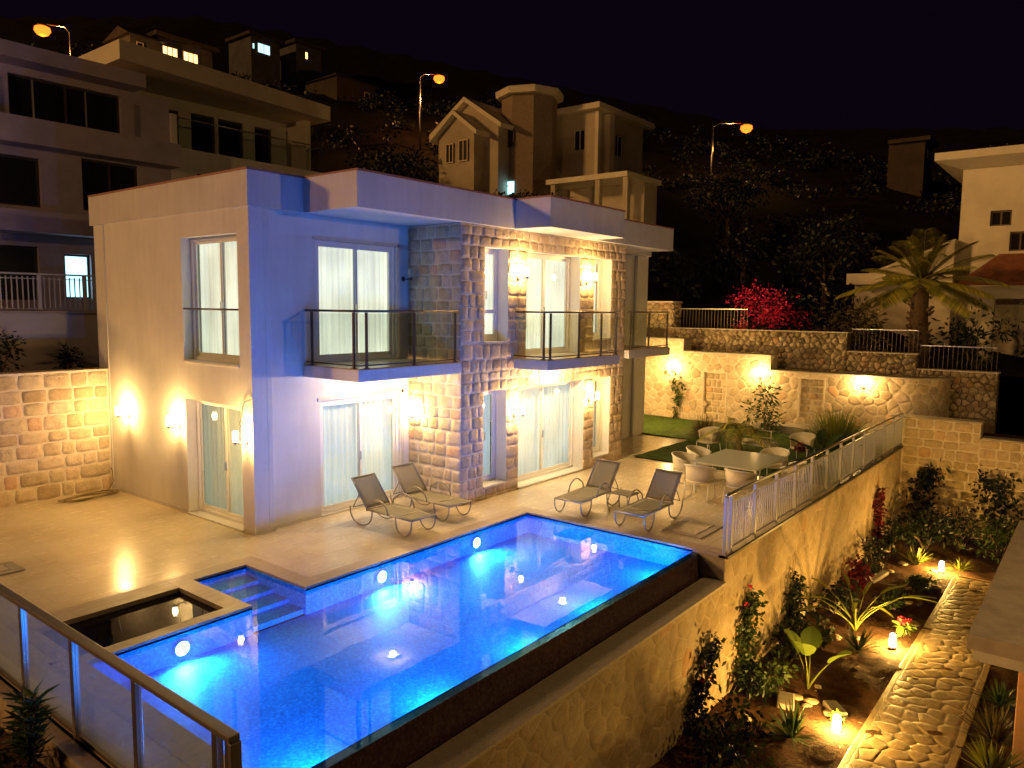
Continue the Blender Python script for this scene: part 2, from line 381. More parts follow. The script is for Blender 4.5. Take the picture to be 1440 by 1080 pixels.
def voro(mb, u0, u1, z0, z1, size=.35, aspect=1.3, relief=.04, joint=.03, rough=.4, holes=(), inset=.03, n0=.004):
    sx, sz = size*aspect, size
    nx, nz = int((u1-u0)/sx)+3, int((z1-z0)/sz)+3; P = {}
    for i in range(-1, nx):
        for j in range(-1, nz):
            P[i, j] = (u0+(i+.5+(.25 if j % 2 else -.25)+random.uniform(-.33, .33))*sx, z0+(j+.5+random.uniform(-.33, .33))*sz)
    for (i, j), p in P.items():
        poly = [(p[0]-2*sx, p[1]-2*sz), (p[0]+2*sx, p[1]-2*sz), (p[0]+2*sx, p[1]+2*sz), (p[0]-2*sx, p[1]+2*sz)]
        def clip(poly, nx_, nz_, d):
            out = []
            for k in range(len(poly)):
                a, b = poly[k], poly[(k+1) % len(poly)]
                da, db = a[0]*nx_+a[1]*nz_-d, b[0]*nx_+b[1]*nz_-d
                if da <= 0: out.append(a)
                if (da < 0 < db) or (db < 0 < da):
                    t = da/(da-db); out.append((a[0]+(b[0]-a[0])*t, a[1]+(b[1]-a[1])*t))
            return out
        for di in (-2, -1, 0, 1, 2):
            for dj in (-2, -1, 0, 1, 2):
                q = P.get((i+di, j+dj))
                if q is None or (di == 0 and dj == 0): continue
                nx_, nz_ = q[0]-p[0], q[1]-p[1]; L = math.hypot(nx_, nz_); nx_ /= L; nz_ /= L
                poly = clip(poly, nx_, nz_, (p[0]+q[0])/2*nx_+(p[1]+q[1])/2*nz_-joint/2)
                if len(poly) < 3: break
            if len(poly) < 3: break
        for a, b, c in ((1, 0, u1-.004), (-1, 0, -u0-.004), (0, 1, z1-.004), (0, -1, -z0-.004)):
            if len(poly) >= 3: poly = clip(poly, a, b, c)
        if len(poly) < 3: continue
        cu = sum(q[0] for q in poly)/len(poly); cz = sum(q[1] for q in poly)/len(poly)
        if any(h[0] < cu < h[1] and h[2] < cz < h[3] for h in holes): continue
        ar = abs(sum(poly[k][0]*poly[(k+1) % len(poly)][1]-poly[(k+1) % len(poly)][0]*poly[k][1] for k in range(len(poly)))/2)
        if ar < .003: continue
        # subdivide edges and jitter
        pp = []
        for k in range(len(poly)):
            a, b = poly[k], poly[(k+1) % len(poly)]; pp.append(a)
            if math.hypot(b[0]-a[0], b[1]-a[1]) > .12: pp.append(((a[0]+b[0])/2+random.uniform(-.01, .01), (a[1]+b[1])/2+random.uniform(-.01, .01)))
        dome(mb, pp, relief*random.uniform(.6, 1.5), inset, rough, n0)

# ------------------------------------------------------------------ leaves
def leaf(mb, p, d, L, w, up=None, bend=.3, seg=2, rnd=None):
    d = Vector(d).normalized(); p = Vector(p)
    u = Vector(up) if up else Vector((random.gauss(0, 1), random.gauss(0, 1), random.gauss(0, 1)))
    s = d.cross(u)
    if s.length < 1e-3: s = d.cross(Vector((.2, .5, 1)))
    s.normalize(); nrm = s.cross(d).normalized()
    mb.rnd = random.random() if rnd is None else rnd
    prev = None
    for k in range(seg+1):
        t = k/seg; ww = w*math.sin(PI*min(.97, .12+.88*t))**.8 * .5 if k else w*.12
        c = p + d*L*t - Vector((0, 0, 1))*bend*L*t*t
        a = mb.V(c-s*ww); b = mb.V(c+s*ww)
        if prev: mb.F([prev[0], a, b, prev[1]])
        prev = (a, b)
def blob(mb, c, rad, n, L, w, clumps=None, droop=.2):
    cs = []
    for _ in range(clumps or max(3, n//45)):
        while True:
            v = Vector([random.uniform(-1, 1) for _ in range(3)])
            if .25 < v.length < 1: break
        cs.append((Vector((c[0]+v.x*rad[0]*.8, c[1]+v.y*rad[1]*.8, c[2]+v.z*rad[2]*.8)), random.uniform(.25, .5), random.uniform(-.25, .25)))
    for _ in range(n):
        cc, rr, tone = random.choice(cs)
        v = Vector([random.gauss(0, .55) for _ in range(3)])
        p = cc + Vector((v.x*rad[0]*rr, v.y*rad[1]*rr, v.z*rad[2]*rr))
        d = v.normalized() + Vector([random.uniform(-.6, .6) for _ in range(3)]) + Vector((0, 0, .2))
        leaf(mb, p, d, L*random.uniform(.6, 1.3), w*random.uniform(.7, 1.3), bend=droop, rnd=min(1, max(0, random.uniform(.1, .9)+tone)))
    return cs
def bush(name, label, cat, loc, rad, n=500, L=.09, w=.04, mat='leaf', group=None, stems=6, clumps=None):
    t = empty(name, label, cat, loc, 0, group); mb = MB()
    cs = blob(mb, (0, 0, rad[2]), rad, n, L, w, clumps)
    mb.build('foliage', M[mat], t, recalc=None)
    st = MB()
    for cc, rr, tone in cs[:stems+4]:
        st.tube([(cc.x*.1, cc.y*.1, -.05), (cc.x*.5, cc.y*.45, cc.z*.55), tuple(cc)], [.014, .009, .005], 5)
    st.build('stem', M['twig'], t); return t
def rosette(name, label, cat, loc, n=50, L=.6, w=.04, mat='leaf', zlo=.1, zhi=1.3, bend=.25, group=None, seg=4, base=.05, flower=None):
    t = empty(name, label, cat, loc, 0, group); mb = MB()
    for k in range(n):
        a = random.uniform(0, 2*PI); e = random.uniform(zlo, zhi)
        leaf(mb, (math.cos(a)*base*random.random(), math.sin(a)*base*random.random(), .02), (math.cos(a)*math.cos(e), math.sin(a)*math.cos(e), math.sin(e)),
             L*random.uniform(.6, 1.1), w*random.uniform(.7, 1.2), up=(0, 0, 1), bend=bend*random.uniform(.4, 1.4), seg=seg)
    mb.build('leaf_rosette', M[mat], t, recalc=None)
    return t
def pinnate(mb, base, az, el, L, nl=26, ll=.22, lw=.016, droop=.5, twist=0):
    d0 = Vector((math.cos(az)*math.cos(el), math.sin(az)*math.cos(el), math.sin(el)))
    side = Vector((-math.sin(az), math.cos(az), 0)); pts = []
    for k in range(nl+1):
        t = k/nl; pts.append(Vector(base)+d0*L*t-Vector((0, 0, 1))*droop*L*t*t)
    mb.rnd = .4; mb.tube([tuple(p) for p in pts[::4]], [.012*(1-.8*k/len(pts[::4])) for k in range(len(pts[::4]))], 4)
    for k in range(2, nl+1):
        t = k/nl; dd = (pts[k]-pts[k-1]).normalized(); up = side.cross(dd)
        for s in (-1, 1):
            leaf(mb, pts[k], dd*.75+side*s*1.0-up*.05+Vector((0, 0, -.1)), ll*(.45+math.sin(PI*min(1, t*.95))*.7), lw, up=(0, 0, 1), bend=.25)


# ================================================================== VILLA
villa = empty('villa', 'two storey cream villa with flat roof and stone clad front beside the pool', 'house')
HX = 3.95
# left face (x=0) and recessed left front (y=.1)
LO = [(.37, 2.31, 3.10, 5.47), (.37, 2.31, .03, 2.33)]
mb = MB(left(0)); mb.panel(0, 6.04, 0, 5.91, 0, .3, LO); lw = mb.build('wall', M['plaster'], villa)
mb = MB(); mb.box(.302, 0, 0, .42, .099, 5.908); mb.build('wall', M['plaster'], villa, bevel=.008)
FO = [(1.5, 3.6, 3.08, 5.45), (1.55, 3.7, .03, 2.32)]
mb = MB(front(.1)); mb.panel(.302, HX-.002, 0, 5.908, 0, .3, FO); mb.build('wall', M['plaster'], villa)
mb = MB(left(-.02)); mb.box(5.54, 0, 0, 5.58, .018, 5.905); mb.build('wall_joint', M['parapet'], villa)
# skirting
mb = MB(); mb.box(-.015, 2.33, 0, -.001, 5.55, .08); mb.build('skirting', M['sill'], villa)
mb = MB(); mb.prism([(-.001, .34), (-.015, .34), (-.015, -.015), (.43, -.015), (.43, -.001), (-.001, -.001)], 0, .08); mb.build('skirting', M['sill'], villa)
mb = MB(); mb.box(.435, .085, 0, 1.5, .098, .08); mb.build('skirting', M['sill'], villa)
# stone block
SO = [(4.68, 5.48, .28, 2.37), (5.93, 8.67, .05, 2.37), (9.15, 9.96, .28, 2.37), (4.7, 5.5, 3.45, 5.47), (6.17, 8.39, 3.07, 5.47), (9.05, 9.9, 3.41, 5.48)]
mb = MB(front(-1.45)); mb.panel(HX, 10.65, 0, 5.90, 0, .36, SO, reveal=1)
mb.mi = 0; mb.T = left(HX); mb.panel(-1.088, .099, 0, 5.90, 0, .3); mb.T = IDT; mb.box(10.35, -1.088, 0, 10.65, .19, 5.9)
mb.build('wall', [M['mortar'], M['plaster']], villa)
mb = MB(front(-1.45)); ashlar(mb, HX-.01, 10.66, .0, 5.88, SO, h=.26, w=(.2, .42), relief=.013, rough=.5, joint=.014, jit=.011, sub=3)
mb.build('stone_cladding', M['rough'], villa, recalc=None)
mb = MB(left(HX)); ashlar(mb, -1.46, .095, .0, 2.83, h=.25, w=(.22, .44), relief=.013, joint=.022, jit=.009, sub=3)
mb.build('stone_cladding', M['ashlar'], villa, recalc=None); mb = MB(left(HX)); ashlar(mb, -1.46, .095, 3.06, 5.88, h=.25, w=(.22, .44), relief=.013, joint=.022, jit=.009, sub=3)
mb.build('stone_cladding', M['ashlar'], villa, recalc=None)
# right wing
mb = MB(); mb.box(10.66, .2, 0, 15.0, .5, 5.9); mb.box(14.7, .501, 0, 15.0, 6.0, 5.9); mb.box(.31, 5.74, 0, 14.69, 6.03, 5.9)
mb.build('wall', M['plaster'], villa)
mb = MB(); mb.tube([(14.12, .15, .02), (14.12, .15, 5.88)], .045, 10)
for z in (1.2, 2.7, 4.3): mb.box(14.06, .14, z, 14.18, .199, z+.04)
mb.build('drain_pipe', M['white'], villa)
# roof + parapet
ring = [(-.02, 6.2), (-.02, -.02), (1.16, -.02), (1.16, -1.53), (5.62, -1.53), (5.62, -2.48), (8.75, -2.48), (8.75, -1.6), (13.15, -1.6), (13.15, .12), (15.05, .12), (15.05, 6.2)]
mb = MB(); mb.prism(ring, 5.912, 6.54); roof = mb.build('roof', M['parapet'], villa, bevel=.006)
mb = MB(); 
def offs(pts, d):
    out = []
    for k in range(len(pts)):
        a, b, c = Vector(pts[k-1]), Vector(pts[k]), Vector(pts[(k+1) % len(pts)])
        n1 = Vector(((b-a).y, -(b-a).x)).normalized(); n2 = Vector(((c-b).y, -(c-b).x)).normalized()
        out.append(tuple(b-(n1+n2)*d))
    return out
mb.prism(offs(ring, -.02) if False else [(x+(-.015 if x < 1 else 0), y-.015) for x, y in ring], 6.541, 6.575)
mb.build('roof_coping', M['cap'], roof)

def window(T, u0, u1, z0, z1, ins, sash=2, cur='cur_dn', flip=1, transom=None, fw=.06, split=None, dim=None, rail=None, rndm=0, curoff=.16, sill=True):
    e = .004
    u0 += e; u1 -= e; z0 += e; z1 -= e
    mb = MB(T); n0, n1 = ins, ins+.09
    mb.box(u0, n0, z0, u0+fw, n1, z1); mb.box(u1-fw, n0, z0, u1, n1, z1)
    mb.box(u0+fw, n0, z1-fw, u1-fw, n1, z1); mb.box(u0+fw, n0, z0, u1-fw, n1, z0+fw)
    sp = split or (u0+u1)/2; parts = [(u0+fw, u1-fw)] if sash == 1 else [(u0+fw, sp+.035), (sp-.035, u1-fw)]
    for k, (a, b) in enumerate(parts):
        d0 = n0+.012 + (.035 if k else 0) ; d1 = d0+.032; w = .055
        mb.box(a, d0, z0+fw, a+w, d1, z1-fw); mb.box(b-w, d0, z0+fw, b, d1, z1-fw)
        mb.box(a+w, d0+.001, z1-fw-w, b-w, d1-.001, z1-fw); mb.box(a+w, d0+.001, z0+fw, b-w, d1-.001, z0+fw+w+.03)
        if transom: mb.box(a+w, d0+.001, transom-.04, b-w, d1-.001, transom+.04)
    f = mb.build('window', M['white'], villa, bevel=.004)
    g = MB(T)
    for k, (a, b) in enumerate(parts):
        d = n0+.028+(.035 if k else 0); g.poly([(a+.05, d, z0+fw+.04), (b-.05, d, z0+fw+.04), (b-.05, d, z1-fw-.05), (a+.05, d, z1-fw-.05)])
    g.build('pane', M['winglass'], f)
    c = MB(T); cn = n1+curoff; U0, U1 = u0-.12, u1+.12; n = int((U1-U0)/.022); c.smooth = True; pr = None; ph = random.uniform(0, 6)
    for k in range(n+1):
        u = U0+(U1-U0)*k/n; dn = .028*math.sin(u*46+ph+math.sin(u*7)*1.4)+.012*math.sin(u*111)
        a = c.V((u, cn+dn, z0-.02)); b = c.V((u, cn+dn*.8, z1+.05))
        if pr: c.F([pr[0], a, b, pr[1]])
        pr = (a, b)
    c.build('curtain', M[cur], f, recalc=None)
    if sill:
        s = MB(T); s.box(u0-.0, -.03, z0-.045, u1+.0, n0-.002, z0-.006); s.build('sill', M['sill'], f, bevel=.004)
    h = MB(T); h.box(sp-.02, n0-.03, (z0+min(z1, z0+2.1))/2-.09, sp+.0, n0+.012, (z0+min(z1, z0+2.1))/2+.09); h.build('handle', M['steel'], f, bevel=.004)
    return f
Fr, Ft, Lf = front(-1.45), front(.1), left(0)
w1 = window(Lf, *LO[0], .2, 2, 'cur_up', split=1.25)
tag(window(Lf, *LO[1], .2, 2, 'cur_dim', split=1.25), 'ground floor sliding door on the cream side wall, reflecting the wall lamps')
window(Ft, *FO[0], .05, 2, 'cur_up'); window(Ft, *FO[1], .05, 2, 'cur_dn')
for q, kw in zip(SO, (dict(sash=1), dict(), dict(sash=1), dict(sash=1, transom=4.1, cur='cur_up'), dict(cur='cur_up'), dict(sash=1, transom=4.1, cur='cur_up'))):
    kw.setdefault('cur', 'cur_dn'); window(Fr, *q, .3, **kw)
# guard rail across the upper left window
mb = MB(Lf); mb.tube([(.38, .03, 4.10), (2.30, .03, 4.10)], .016, 8); mb.poly([(.39, .03, 3.14), (2.29, .03, 3.14), (2.29, .03, 4.08), (.39, .03, 4.08)])
g = MB(Lf); g.poly([(.39, .033, 3.14), (2.29, .033, 3.14), (2.29, .033, 4.08), (.39, .033, 4.08)])
mb2 = MB(Lf); mb2.tube([(.375, .03, 4.10), (2.305, .03, 4.10)], .018, 8); gr = mb2.build('guard_rail', M['darkmetal'], villa); g.build('glass_panel', M['glass'], gr)
# rendered trim frames
mb = MB(Ft); mb.box(3.62, -.02, 3.1, 3.68, -.001, 5.5); mb.box(1.44, -.02, 5.452, 3.68, -.001, 5.51); mb.box(3.72, -.02, .03, 3.79, -.001, 2.4); mb.box(1.5, -.02, 2.325, 3.79, -.0012, 2.39)
mb.build('door_surround', M['sill'], villa)

def balcony(x0, x1, y0, y1, fposts, sposts=(), zt=3.05, label=None):
    mb = MB(); mb.box(x0, y0, 2.83, x1, y1, zt); b = mb.build('balcony', M['parapet'], villa, bevel=.006)
    mb = MB(); mb.box(x0+.05, y0+.05, zt+.001, x1-.03, y1-.002, zt+.015); mb.build('balcony_floor', M['travertine'], b)
    yr = y0+.06; xr = x0+.06
    for x in fposts:
        p = MB(); p.box(x-.02, yr-.02, zt+.015, x+.02, yr+.02, 4.075); p.box(x-.045, yr-.045, zt+.015, x+.045, yr+.045, zt+.028); p.build('post', M['darkmetal'], b, bevel=.003)
    for y in sposts:
        p = MB(); p.box(xr-.02, y-.02, zt+.015, xr+.02, y+.02, 4.075); p.box(xr-.045, y-.045, zt+.015, xr+.045, y+.045, zt+.028); p.build('post', M['darkmetal'], b, bevel=.003)
    h = MB(); xa = xr if sposts else x0+.02
    pts = ([(xr, y1-.01, 4.1)] if sposts else []) + [(xa, yr, 4.1), (x1-.02, yr, 4.1)]
    h.tube(pts, .022, 10); h.tube([(p[0], p[1], zt+.07) for p in pts], .014, 8); h.build('handrail', M['darkmetal'], b)
    fp = [xa]+list(fposts)+[x1-.04]
    for a, c in zip(fp, fp[1:]):
        if c-a > .12:
            g = MB(); g.box(a+.03, yr-.004, zt+.1, c-.03, yr+.004, 4.05); g.build('glass_panel', M['glass'], b)
    if sposts:
        sp = [yr]+sorted(sposts)+[y1-.02]
        for a, c in zip(sp, sp[1:]):
            if c-a > .12: g = MB(); g.box(xr-.004, a+.03, zt+.1, xr+.004, c-.03, 4.05); g.build('glass_panel', M['glass'], b)
    return b
balcony(1.18, HX-.03, -1.5, .095, (1.42, 2.62, 3.78), (-1.3, -.1))
balcony(5.64, 8.72, -2.45, -1.51, (5.82, 6.95, 7.92, 8.62), (-2.3,))
balcony(10.68, 13.15, -1.6, .19, (10.85, 11.9, 13.05))

# ------------------------------------------------------------------ wall lamps
def lamp_proto(lit=True):
    """bracket points along -Y; wall plane at y=0"""
    t = empty('wall_lamp', 'wall lamp', 'wall lamp')
    b = MB(); b.lathe((0, 0, 0), [(.045, 0), (.05, .01), (.03, .03)], 14)
    b2 = MB(); b2.T = lambda x, y, z: (x, -z+.0, y); b2.lathe((0, -.0, 0), [(.05, 0), (.055, .012), (.028, .03), (.016, .05)], 16)
    b2.T = IDT; b2.tube([(0, -.04, 0), (0, -.15, -.012), (0, -.23, 0)], .012, 8)
    b2.lathe((0, -.23, -.03), [(.012, 0), (.03, .008), (.034, .03), (.05, .04), (.052, .055)], 16)
    b2.build('bracket', M['lampwhite'] if lit else M['black'], t)
    s = MB(); s.lathe((0, -.23, .025), [(.05, 0), (.053, .05), (.053, .17), (.045, .19), (.02, .195)], 18)
    s.build('lamp_shade', M['lampshade'] if lit else M['shadeoff'], t); return t
m, nt, out = nodes('lampshade'); e = N(nt, 'ShaderNodeEmission', Strength=6.0); e.inputs[0].default_value = (1, .86, .62, 1)
tr = N(nt, 'ShaderNodeBsdfTransparent'); mx = N(nt, 'ShaderNodeMixShader'); mx.inputs[0].default_value = .35
nt.links.new(tr.outputs[0], mx.inputs[1]); nt.links.new(e.outputs[0], mx.inputs[2]); nt.links.new(mx.outputs[0], out.inputs[0]); m.cycles.emission_sampling = 'NONE'; M['lampshade'] = m
M['shadeoff'] = glass('unlit_shade', (.8, .82, .8), 1.5, frost=.5)
LP = 50
lamps = [  # loc, rz (0 faces -y, -90 faces -x), power, label
 ((0, 4.72, 1.76), -PI/2, LP, 'lit wall lamp on the cream side wall nearest the low stone wall', 'lamps on the villa walls'),
 ((0, 2.56, 1.76), -PI/2, LP, 'lit wall lamp just left of the side wall glass door'),
 ((0, .2, 1.72), -PI/2, LP, 'lit wall lamp at the villa corner, right of the side wall glass door'),
 ((3.84, .1, 1.78), 0, LP*1.15, 'lit wall lamp in the corner beside the loungers under the first balcony'),
 ((5.74, -1.49, 1.78), 0, LP*1.25, 'lit ground floor lamp on the stone pier left of the wide sliding door'),
 ((8.9, -1.49, 1.84), 0, LP*1.25, 'lit ground floor lamp on the stone pier right of the wide sliding door'),
 ((5.83, -1.49, 4.86), 0, LP*1.25, 'lit upper floor lamp on the stone pier left of the balcony door'),
 ((8.66, -1.49, 4.86), 0, LP*1.25, 'lit upper floor lamp on the stone pier right of the balcony door'),
 ((18.94, 1.11, 1.85), -PI/2, LP*1.1, 'lit lamp on the garden stone wall above the climbing plant'),
 ((18.94, -2.27, 1.82), -PI/2, LP*1.1, 'lit lamp on the garden stone wall between the two niches'),
 ((18.94, -5.7, 1.72), -PI/2, LP*1.1, 'lit lamp on the garden stone wall above the tall feathery grass'),
 ((15.0, 1.6, 1.8), PI/2, LP*6, 'unseen lit lower wall lamp added on the far right side face of the villa', None),  # this and the next are out of view, added to light the garden walls
 ((15.0, 1.6, 4.7), PI/2, LP*2.5, 'unseen lit upper wall lamp added on the far right side face of the villa', None),
]
proto = lamp_proto()
for k, q in enumerate(lamps):
    t = proto if k == 0 else copy_tree(proto)
    t.location = q[0]; t.rotation_euler = (0, 0, q[1]); tag(t, q[3], 'wall lamp', 'lit wall lamps')
    d = Vector((0, -.23, .12)); d.rotate(Matrix.Rotation(q[1], 3, 'Z'))
    point(Vector(q[0])+d, q[2])
t = lamp_proto(False); t.location = (3.80, .1, 4.78); t['label'] = 'unlit black wall lamp beside the upper left balcony door'
# loose cable above the corner lamp
mb = MB(); mb.tube([(-.02, .02, 2.5), (-.06, .13, 2.46), (-.05, .24, 2.36), (-.05, .28, 2.2), (-.06, .29, 2.1)], .007, 6)
mb.tube([(-.05+.0, .29+.05*math.cos(a), 2.04+.06*math.sin(a)) for a in [k*.6 for k in range(22)]], .006, 5); mb.tube([(-.05, .3, 2.0), (-.06, .28, 1.9), (-.1, .26, 1.86)], .005, 5)
tag(mb.build('cable', M['black'], None), 'loose dark cable hanging on the wall above the corner lamp', 'cable')
# hose at the foot of the left wall
mb = MB(); pts = []
for k in range(120):
    a = k*.22; r = .42+.06*math.sin(k*.37)+.0012*k; pts.append((-.72+r*1.15*math.cos(a), 5.1+r*.42*math.sin(a*1.01), .02+.00035*k+.01*math.sin(k*.9)))
pts += [(-.25, 5.3, .05), (-.08, 5.42, .2), (-.05, 5.5, .42), (-.08, 5.48, .5)]
mb.tube(pts, .014, 6); tag(mb.build('garden_hose', M['olivehose'] if 'olivehose' in M else simple('hose', (.25, .18, .07), .5), None), 'coiled garden hose lying where the stone wall meets the villa', 'hose')
# downlights under slabs
for nm, x, y, z, lb, pw in (('ceiling_light', 2.5, -.92, 2.83, 'square ceiling light under the left balcony', 40), ('ceiling_light', 7.05, -2.0, 2.83, 'square ceiling light under the middle balcony', 65)):
    t = empty(nm, lb, 'ceiling light', (x, y, z), 0, 'ceiling lights under the balconies')
    f = MB(); f.panel(-.11, .11, -.11, .11, -.022, -.001, [(-.09, .09, -.09, .09)]); f.v = [(a[0], a[2], a[1]) for a in f.v]; f.build('frame', M['white'], t)
    d = MB(); d.box(-.089, -.089, -.016, .089, .089, -.003); d.build('diffuser', M['down'], t)
    point((x, y, z-.07), pw, (1, .72, .42), .06)

# ================================================================== TERRACE + POOLS
WZ = -.055
PX0, PX1, PY0, PY1 = -4.1, 4.5, -6.47, -2.82       # main pool
RX0, RX1, RY1 = -1.9, -1.0, -1.25                   # step recess
JX0, JX1, JY0, JY1 = -4.12, -2.2, -2.6, -1.4        # plunge pool
mb = MB(lambda u, n, z: (u, z, n))
holes = [(PX0-.3, PX1+.3, -7.2, PY1+.3), (JX0-.2, RX1+.3, PY1+.29, RY1+.3)]
us = sorted({-4.85, 11.12, PX0-.3, JX0-.2, RX1+.3, PX1+.3}); zs = sorted({-7.1, 5.6, -1.6, PY1+.3, PY1+.29, RY1+.3})
for a, b in zip(us, us[1:]):
    for c, d in zip(zs, zs[1:]):
        if any(h[0] < (a+b)/2 < h[1] and h[2] < (c+d)/2 < h[3] for h in holes): continue
        mb.poly([(a, 0, c), (b, 0, c), (b, 0, d), (a, 0, d)])
mb.poly([(11.12, 0, -1.6), (14.85, 0, -1.6), (14.85, 0, .25), (11.12, 0, .25)])
mb.poly([(PX0-.3-.45+.0, 0, -7.1), (PX0-.3, 0, -7.1), (PX0-.3, 0, -7.09), (PX0-.75, 0, -7.09)])
tag(mb.build('terrace', M['travertine'], None), kind='structure')
pool = empty('swimming_pool', 'blue mosaic infinity swimming pool with stone coping and lit water', 'swimming pool')
D = -.42
mb = MB()
def wallq(x0, y0, x1, y1, z0, z1): mb.poly([(x0, y0, z0), (x1, y1, z0), (x1, y1, z1), (x0, y0, z1)])
mb.poly([(PX0, PY0, D), (PX1, PY0, D), (PX1, PY1, D), (PX0, PY1, D)])
wallq(PX0, PY1, RX0, PY1, D, -.03); wallq(RX1, PY1, PX1, PY1, D, -.03); wallq(PX1, PY1, PX1, PY0, D, -.03); wallq(PX0, PY0, PX0, PY1, D, -.03)
wallq(PX0, PY0+.001, PX1, PY0+.001, D, WZ-.004); wallq(RX0, PY1, RX0, RY1, D, -.03); wallq(RX0, RY1, RX1, RY1, D, -.03); wallq(RX1, RY1, RX1, PY1, D, -.03)
mb.build('basin', M['blue'], pool, recalc=None)
mb = MB()
for k in range(4): mb.box(RX0+.002+.001*k, RY1-.38*(k+1), D+.002, RX1-.002-.001*k, RY1-.002-.38*k, -.16-.06*k)
mb.build('steps', M['blue'], pool)
mb = MB()
segs = [(RX1+.001, PY1, PX1+.3, PY1+.3), (PX1, -7.08, PX1+.3, PY1-.001), (RX0-.001, RY1, RX1+.3, RY1+.3), (RX1+.002, PY1+.301, RX1+.3, RY1-.001), (PX0-.3, PY1, RX0-.0, JY0), (JX1, JY0+.001, RX0-.0, RY1+.3), (JX0-.2, JY1, JX1-.001, RY1+.3), (JX0-.2, JY0+.001, JX0, JY1-.001), (PX0-.3, -7.08, PX0, PY1-.001)]
for a, b, c, d in segs: mb.box(a, b, -.06, c, d, .005)
mb.build('coping', M['coping'], pool, bevel=.003)
mb = MB(); mb.prism([(PX0, PY0-.001), (PX1-.002, PY0-.001), (PX1-.002, PY0-.12), (PX0, PY0-.12)][::-1], -1.05, WZ-.012)
mb.poly([(PX0, PY0-.121, WZ-.014), (PX0, PY0-.20, -.70), (PX1-.002, PY0-.20, -.70), (PX1-.002, PY0-.121, WZ-.014)])
mb.box(PX0, -6.76, -.74, PX1-.002, PY0-.125, -.70)
mb.build('overflow_wall', M['darkwet'], pool)
# lights; the far wall row is unseen, added to even out the blue
for x, y, z, sg, en in ((-2.95, PY1-.012, -.235, -1, 30), (.48, PY1-.012, -.235, -1, 30), (2.85, PY1-.012, -.235, -1, 30), (-3.4, PY0+.012, -.24, 1, 24), (-1.6, PY0+.012, -.24, 1, 24), (.2, PY0+.012, -.24, 1, 24), (2.0, PY0+.012, -.24, 1, 24), (3.8, PY0+.012, -.24, 1, 24)):
    d = MB(); d.T = lambda a, b, c: (x+a, y+sg*c, z+b); d.lathe((0, 0, 0), [(.11, 0), (.11, .02), (.095, .035)], 24); o = d.build('pool_light', M['white'], pool)
    d = MB(); d.T = lambda a, b, c: (x+a, y+sg*c, z+b); d.lathe((0, 0, 0), [(.09, .036), (.07, .055), (.02, .06)], 24); d.build('lens', M['poolbulb'], o)
    l = bpy.data.lights.new('pool_lamp', 'AREA'); l.shape = 'DISK'; l.size = .26; l.energy = en; l.color = (.10, .36, 1) if sg < 0 else (.02, .29, 1); l.spread = R(172)
    lo = bpy.data.objects.new('pool_lamp', l); lo.location = (x, y+sg*.10, z); lo.rotation_euler = (R(-86 if sg < 0 else 97), 0, 0); col.objects.link(lo)
mb = MB(); mb.poly([(PX0, PY0-.12, WZ), (PX1, PY0-.12, WZ), (PX1, PY1, WZ), (RX1, PY1, WZ), (RX1, RY1, WZ), (RX0, RY1, WZ), (RX0, PY1, WZ), (PX0, PY1, WZ)])
tag(mb.build('pool_water', M['water'], None), kind='structure')
pl = empty('plunge_pool', 'small dark plunge pool of still water between terrace and main pool', 'plunge pool')
mb = MB(); mb.poly([(JX0, JY0, -1), (JX1, JY0, -1), (JX1, JY1, -1), (JX0, JY1, -1)])
for a, b, c, d in ((JX0, JY0, JX1, JY0), (JX1, JY0, JX1, JY1), (JX1, JY1, JX0, JY1), (JX0, JY1, JX0, JY0)): wallq(a, b, c, d, -1, -.06)
mb.build('basin', M['navy'], pl, recalc=None)
mb = MB(); mb.poly([(JX0, JY0, WZ-.02), (JX1, JY0, WZ-.02), (JX1, JY1, WZ-.02), (JX0, JY1, WZ-.02)]); tag(mb.build('plunge_pool_water', M['dwater'], None), kind='structure')
# hatches in the paving
for x0, y0, x1, y1, lb in ((5.1, -6.35, 6.2, -5.55, 'square stone inspection hatch in the terrace by the pool end'), (-4.75, 1.15, -3.35, 1.75, 'square stone inspection hatch in the terrace beside the glass railing')):
    t = empty('inspection_hatch', lb, 'hatch', ((x0+x1)/2, (y0+y1)/2, 0), 0, 'inspection hatches')
    w, h = (x1-x0)/2, (y1-y0)/2; mb = MB(); mb.T = lambda a, b, c: (a, c, b)
    mb.panel(-w, w, -h, h, .004, .02, [(-w+.14, w-.14, -h+.14, h-.14)]); mb.T = IDT; mb.build('rim', M['concrete'], t)
    mb = MB(); mb.box(-w+.16, -h+.16, .004, w-.16, h-.16, .03); mb.build('cover', M['travertine'], t, bevel=.005)
# lawn
mb = MB()
nx = 60
for i in range(nx):
    for j in range(70):
        x0 = 11.12+i*(19.0-11.12)/nx; x1 = 11.12+(i+1)*(19.0-11.12)/nx; y0 = -6.9+j*(6-(-6.9))/70; y1 = -6.9+(j+1)*(12.9)/70
        cx, cy = (x0+x1)/2, (y0+y1)/2
        if cx < 14.85 and cy > -1.6: continue
        hz = lambda x, y: .025+.012*math.sin(x*5.1+y*3.3)*math.cos(y*4.7-x*2.1)
        mb.poly([(x0, y0, hz(x0, y0)), (x1, y0, hz(x1, y0)), (x1, y1, hz(x1, y1)), (x0, y1, hz(x0, y1))])
tag(mb.build('lawn', M['lawn'], None), kind='structure')
mb = MB()
for k in range(14000):
    x = random.uniform(11.14, 18.9); y = random.uniform(-6.5, 5)
    if (x < 14.85 and y > -1.6): continue
    leaf(mb, (x, y, .02), (random.uniform(-.5, .5), random.uniform(-.5, .5), 1), random.uniform(.04, .09), .012, seg=1, bend=0)
tag(mb.build('grass', M['leafbright'], None, recalc=None), 'short green lawn grass beyond the dining terrace', 'grass', kind='stuff')

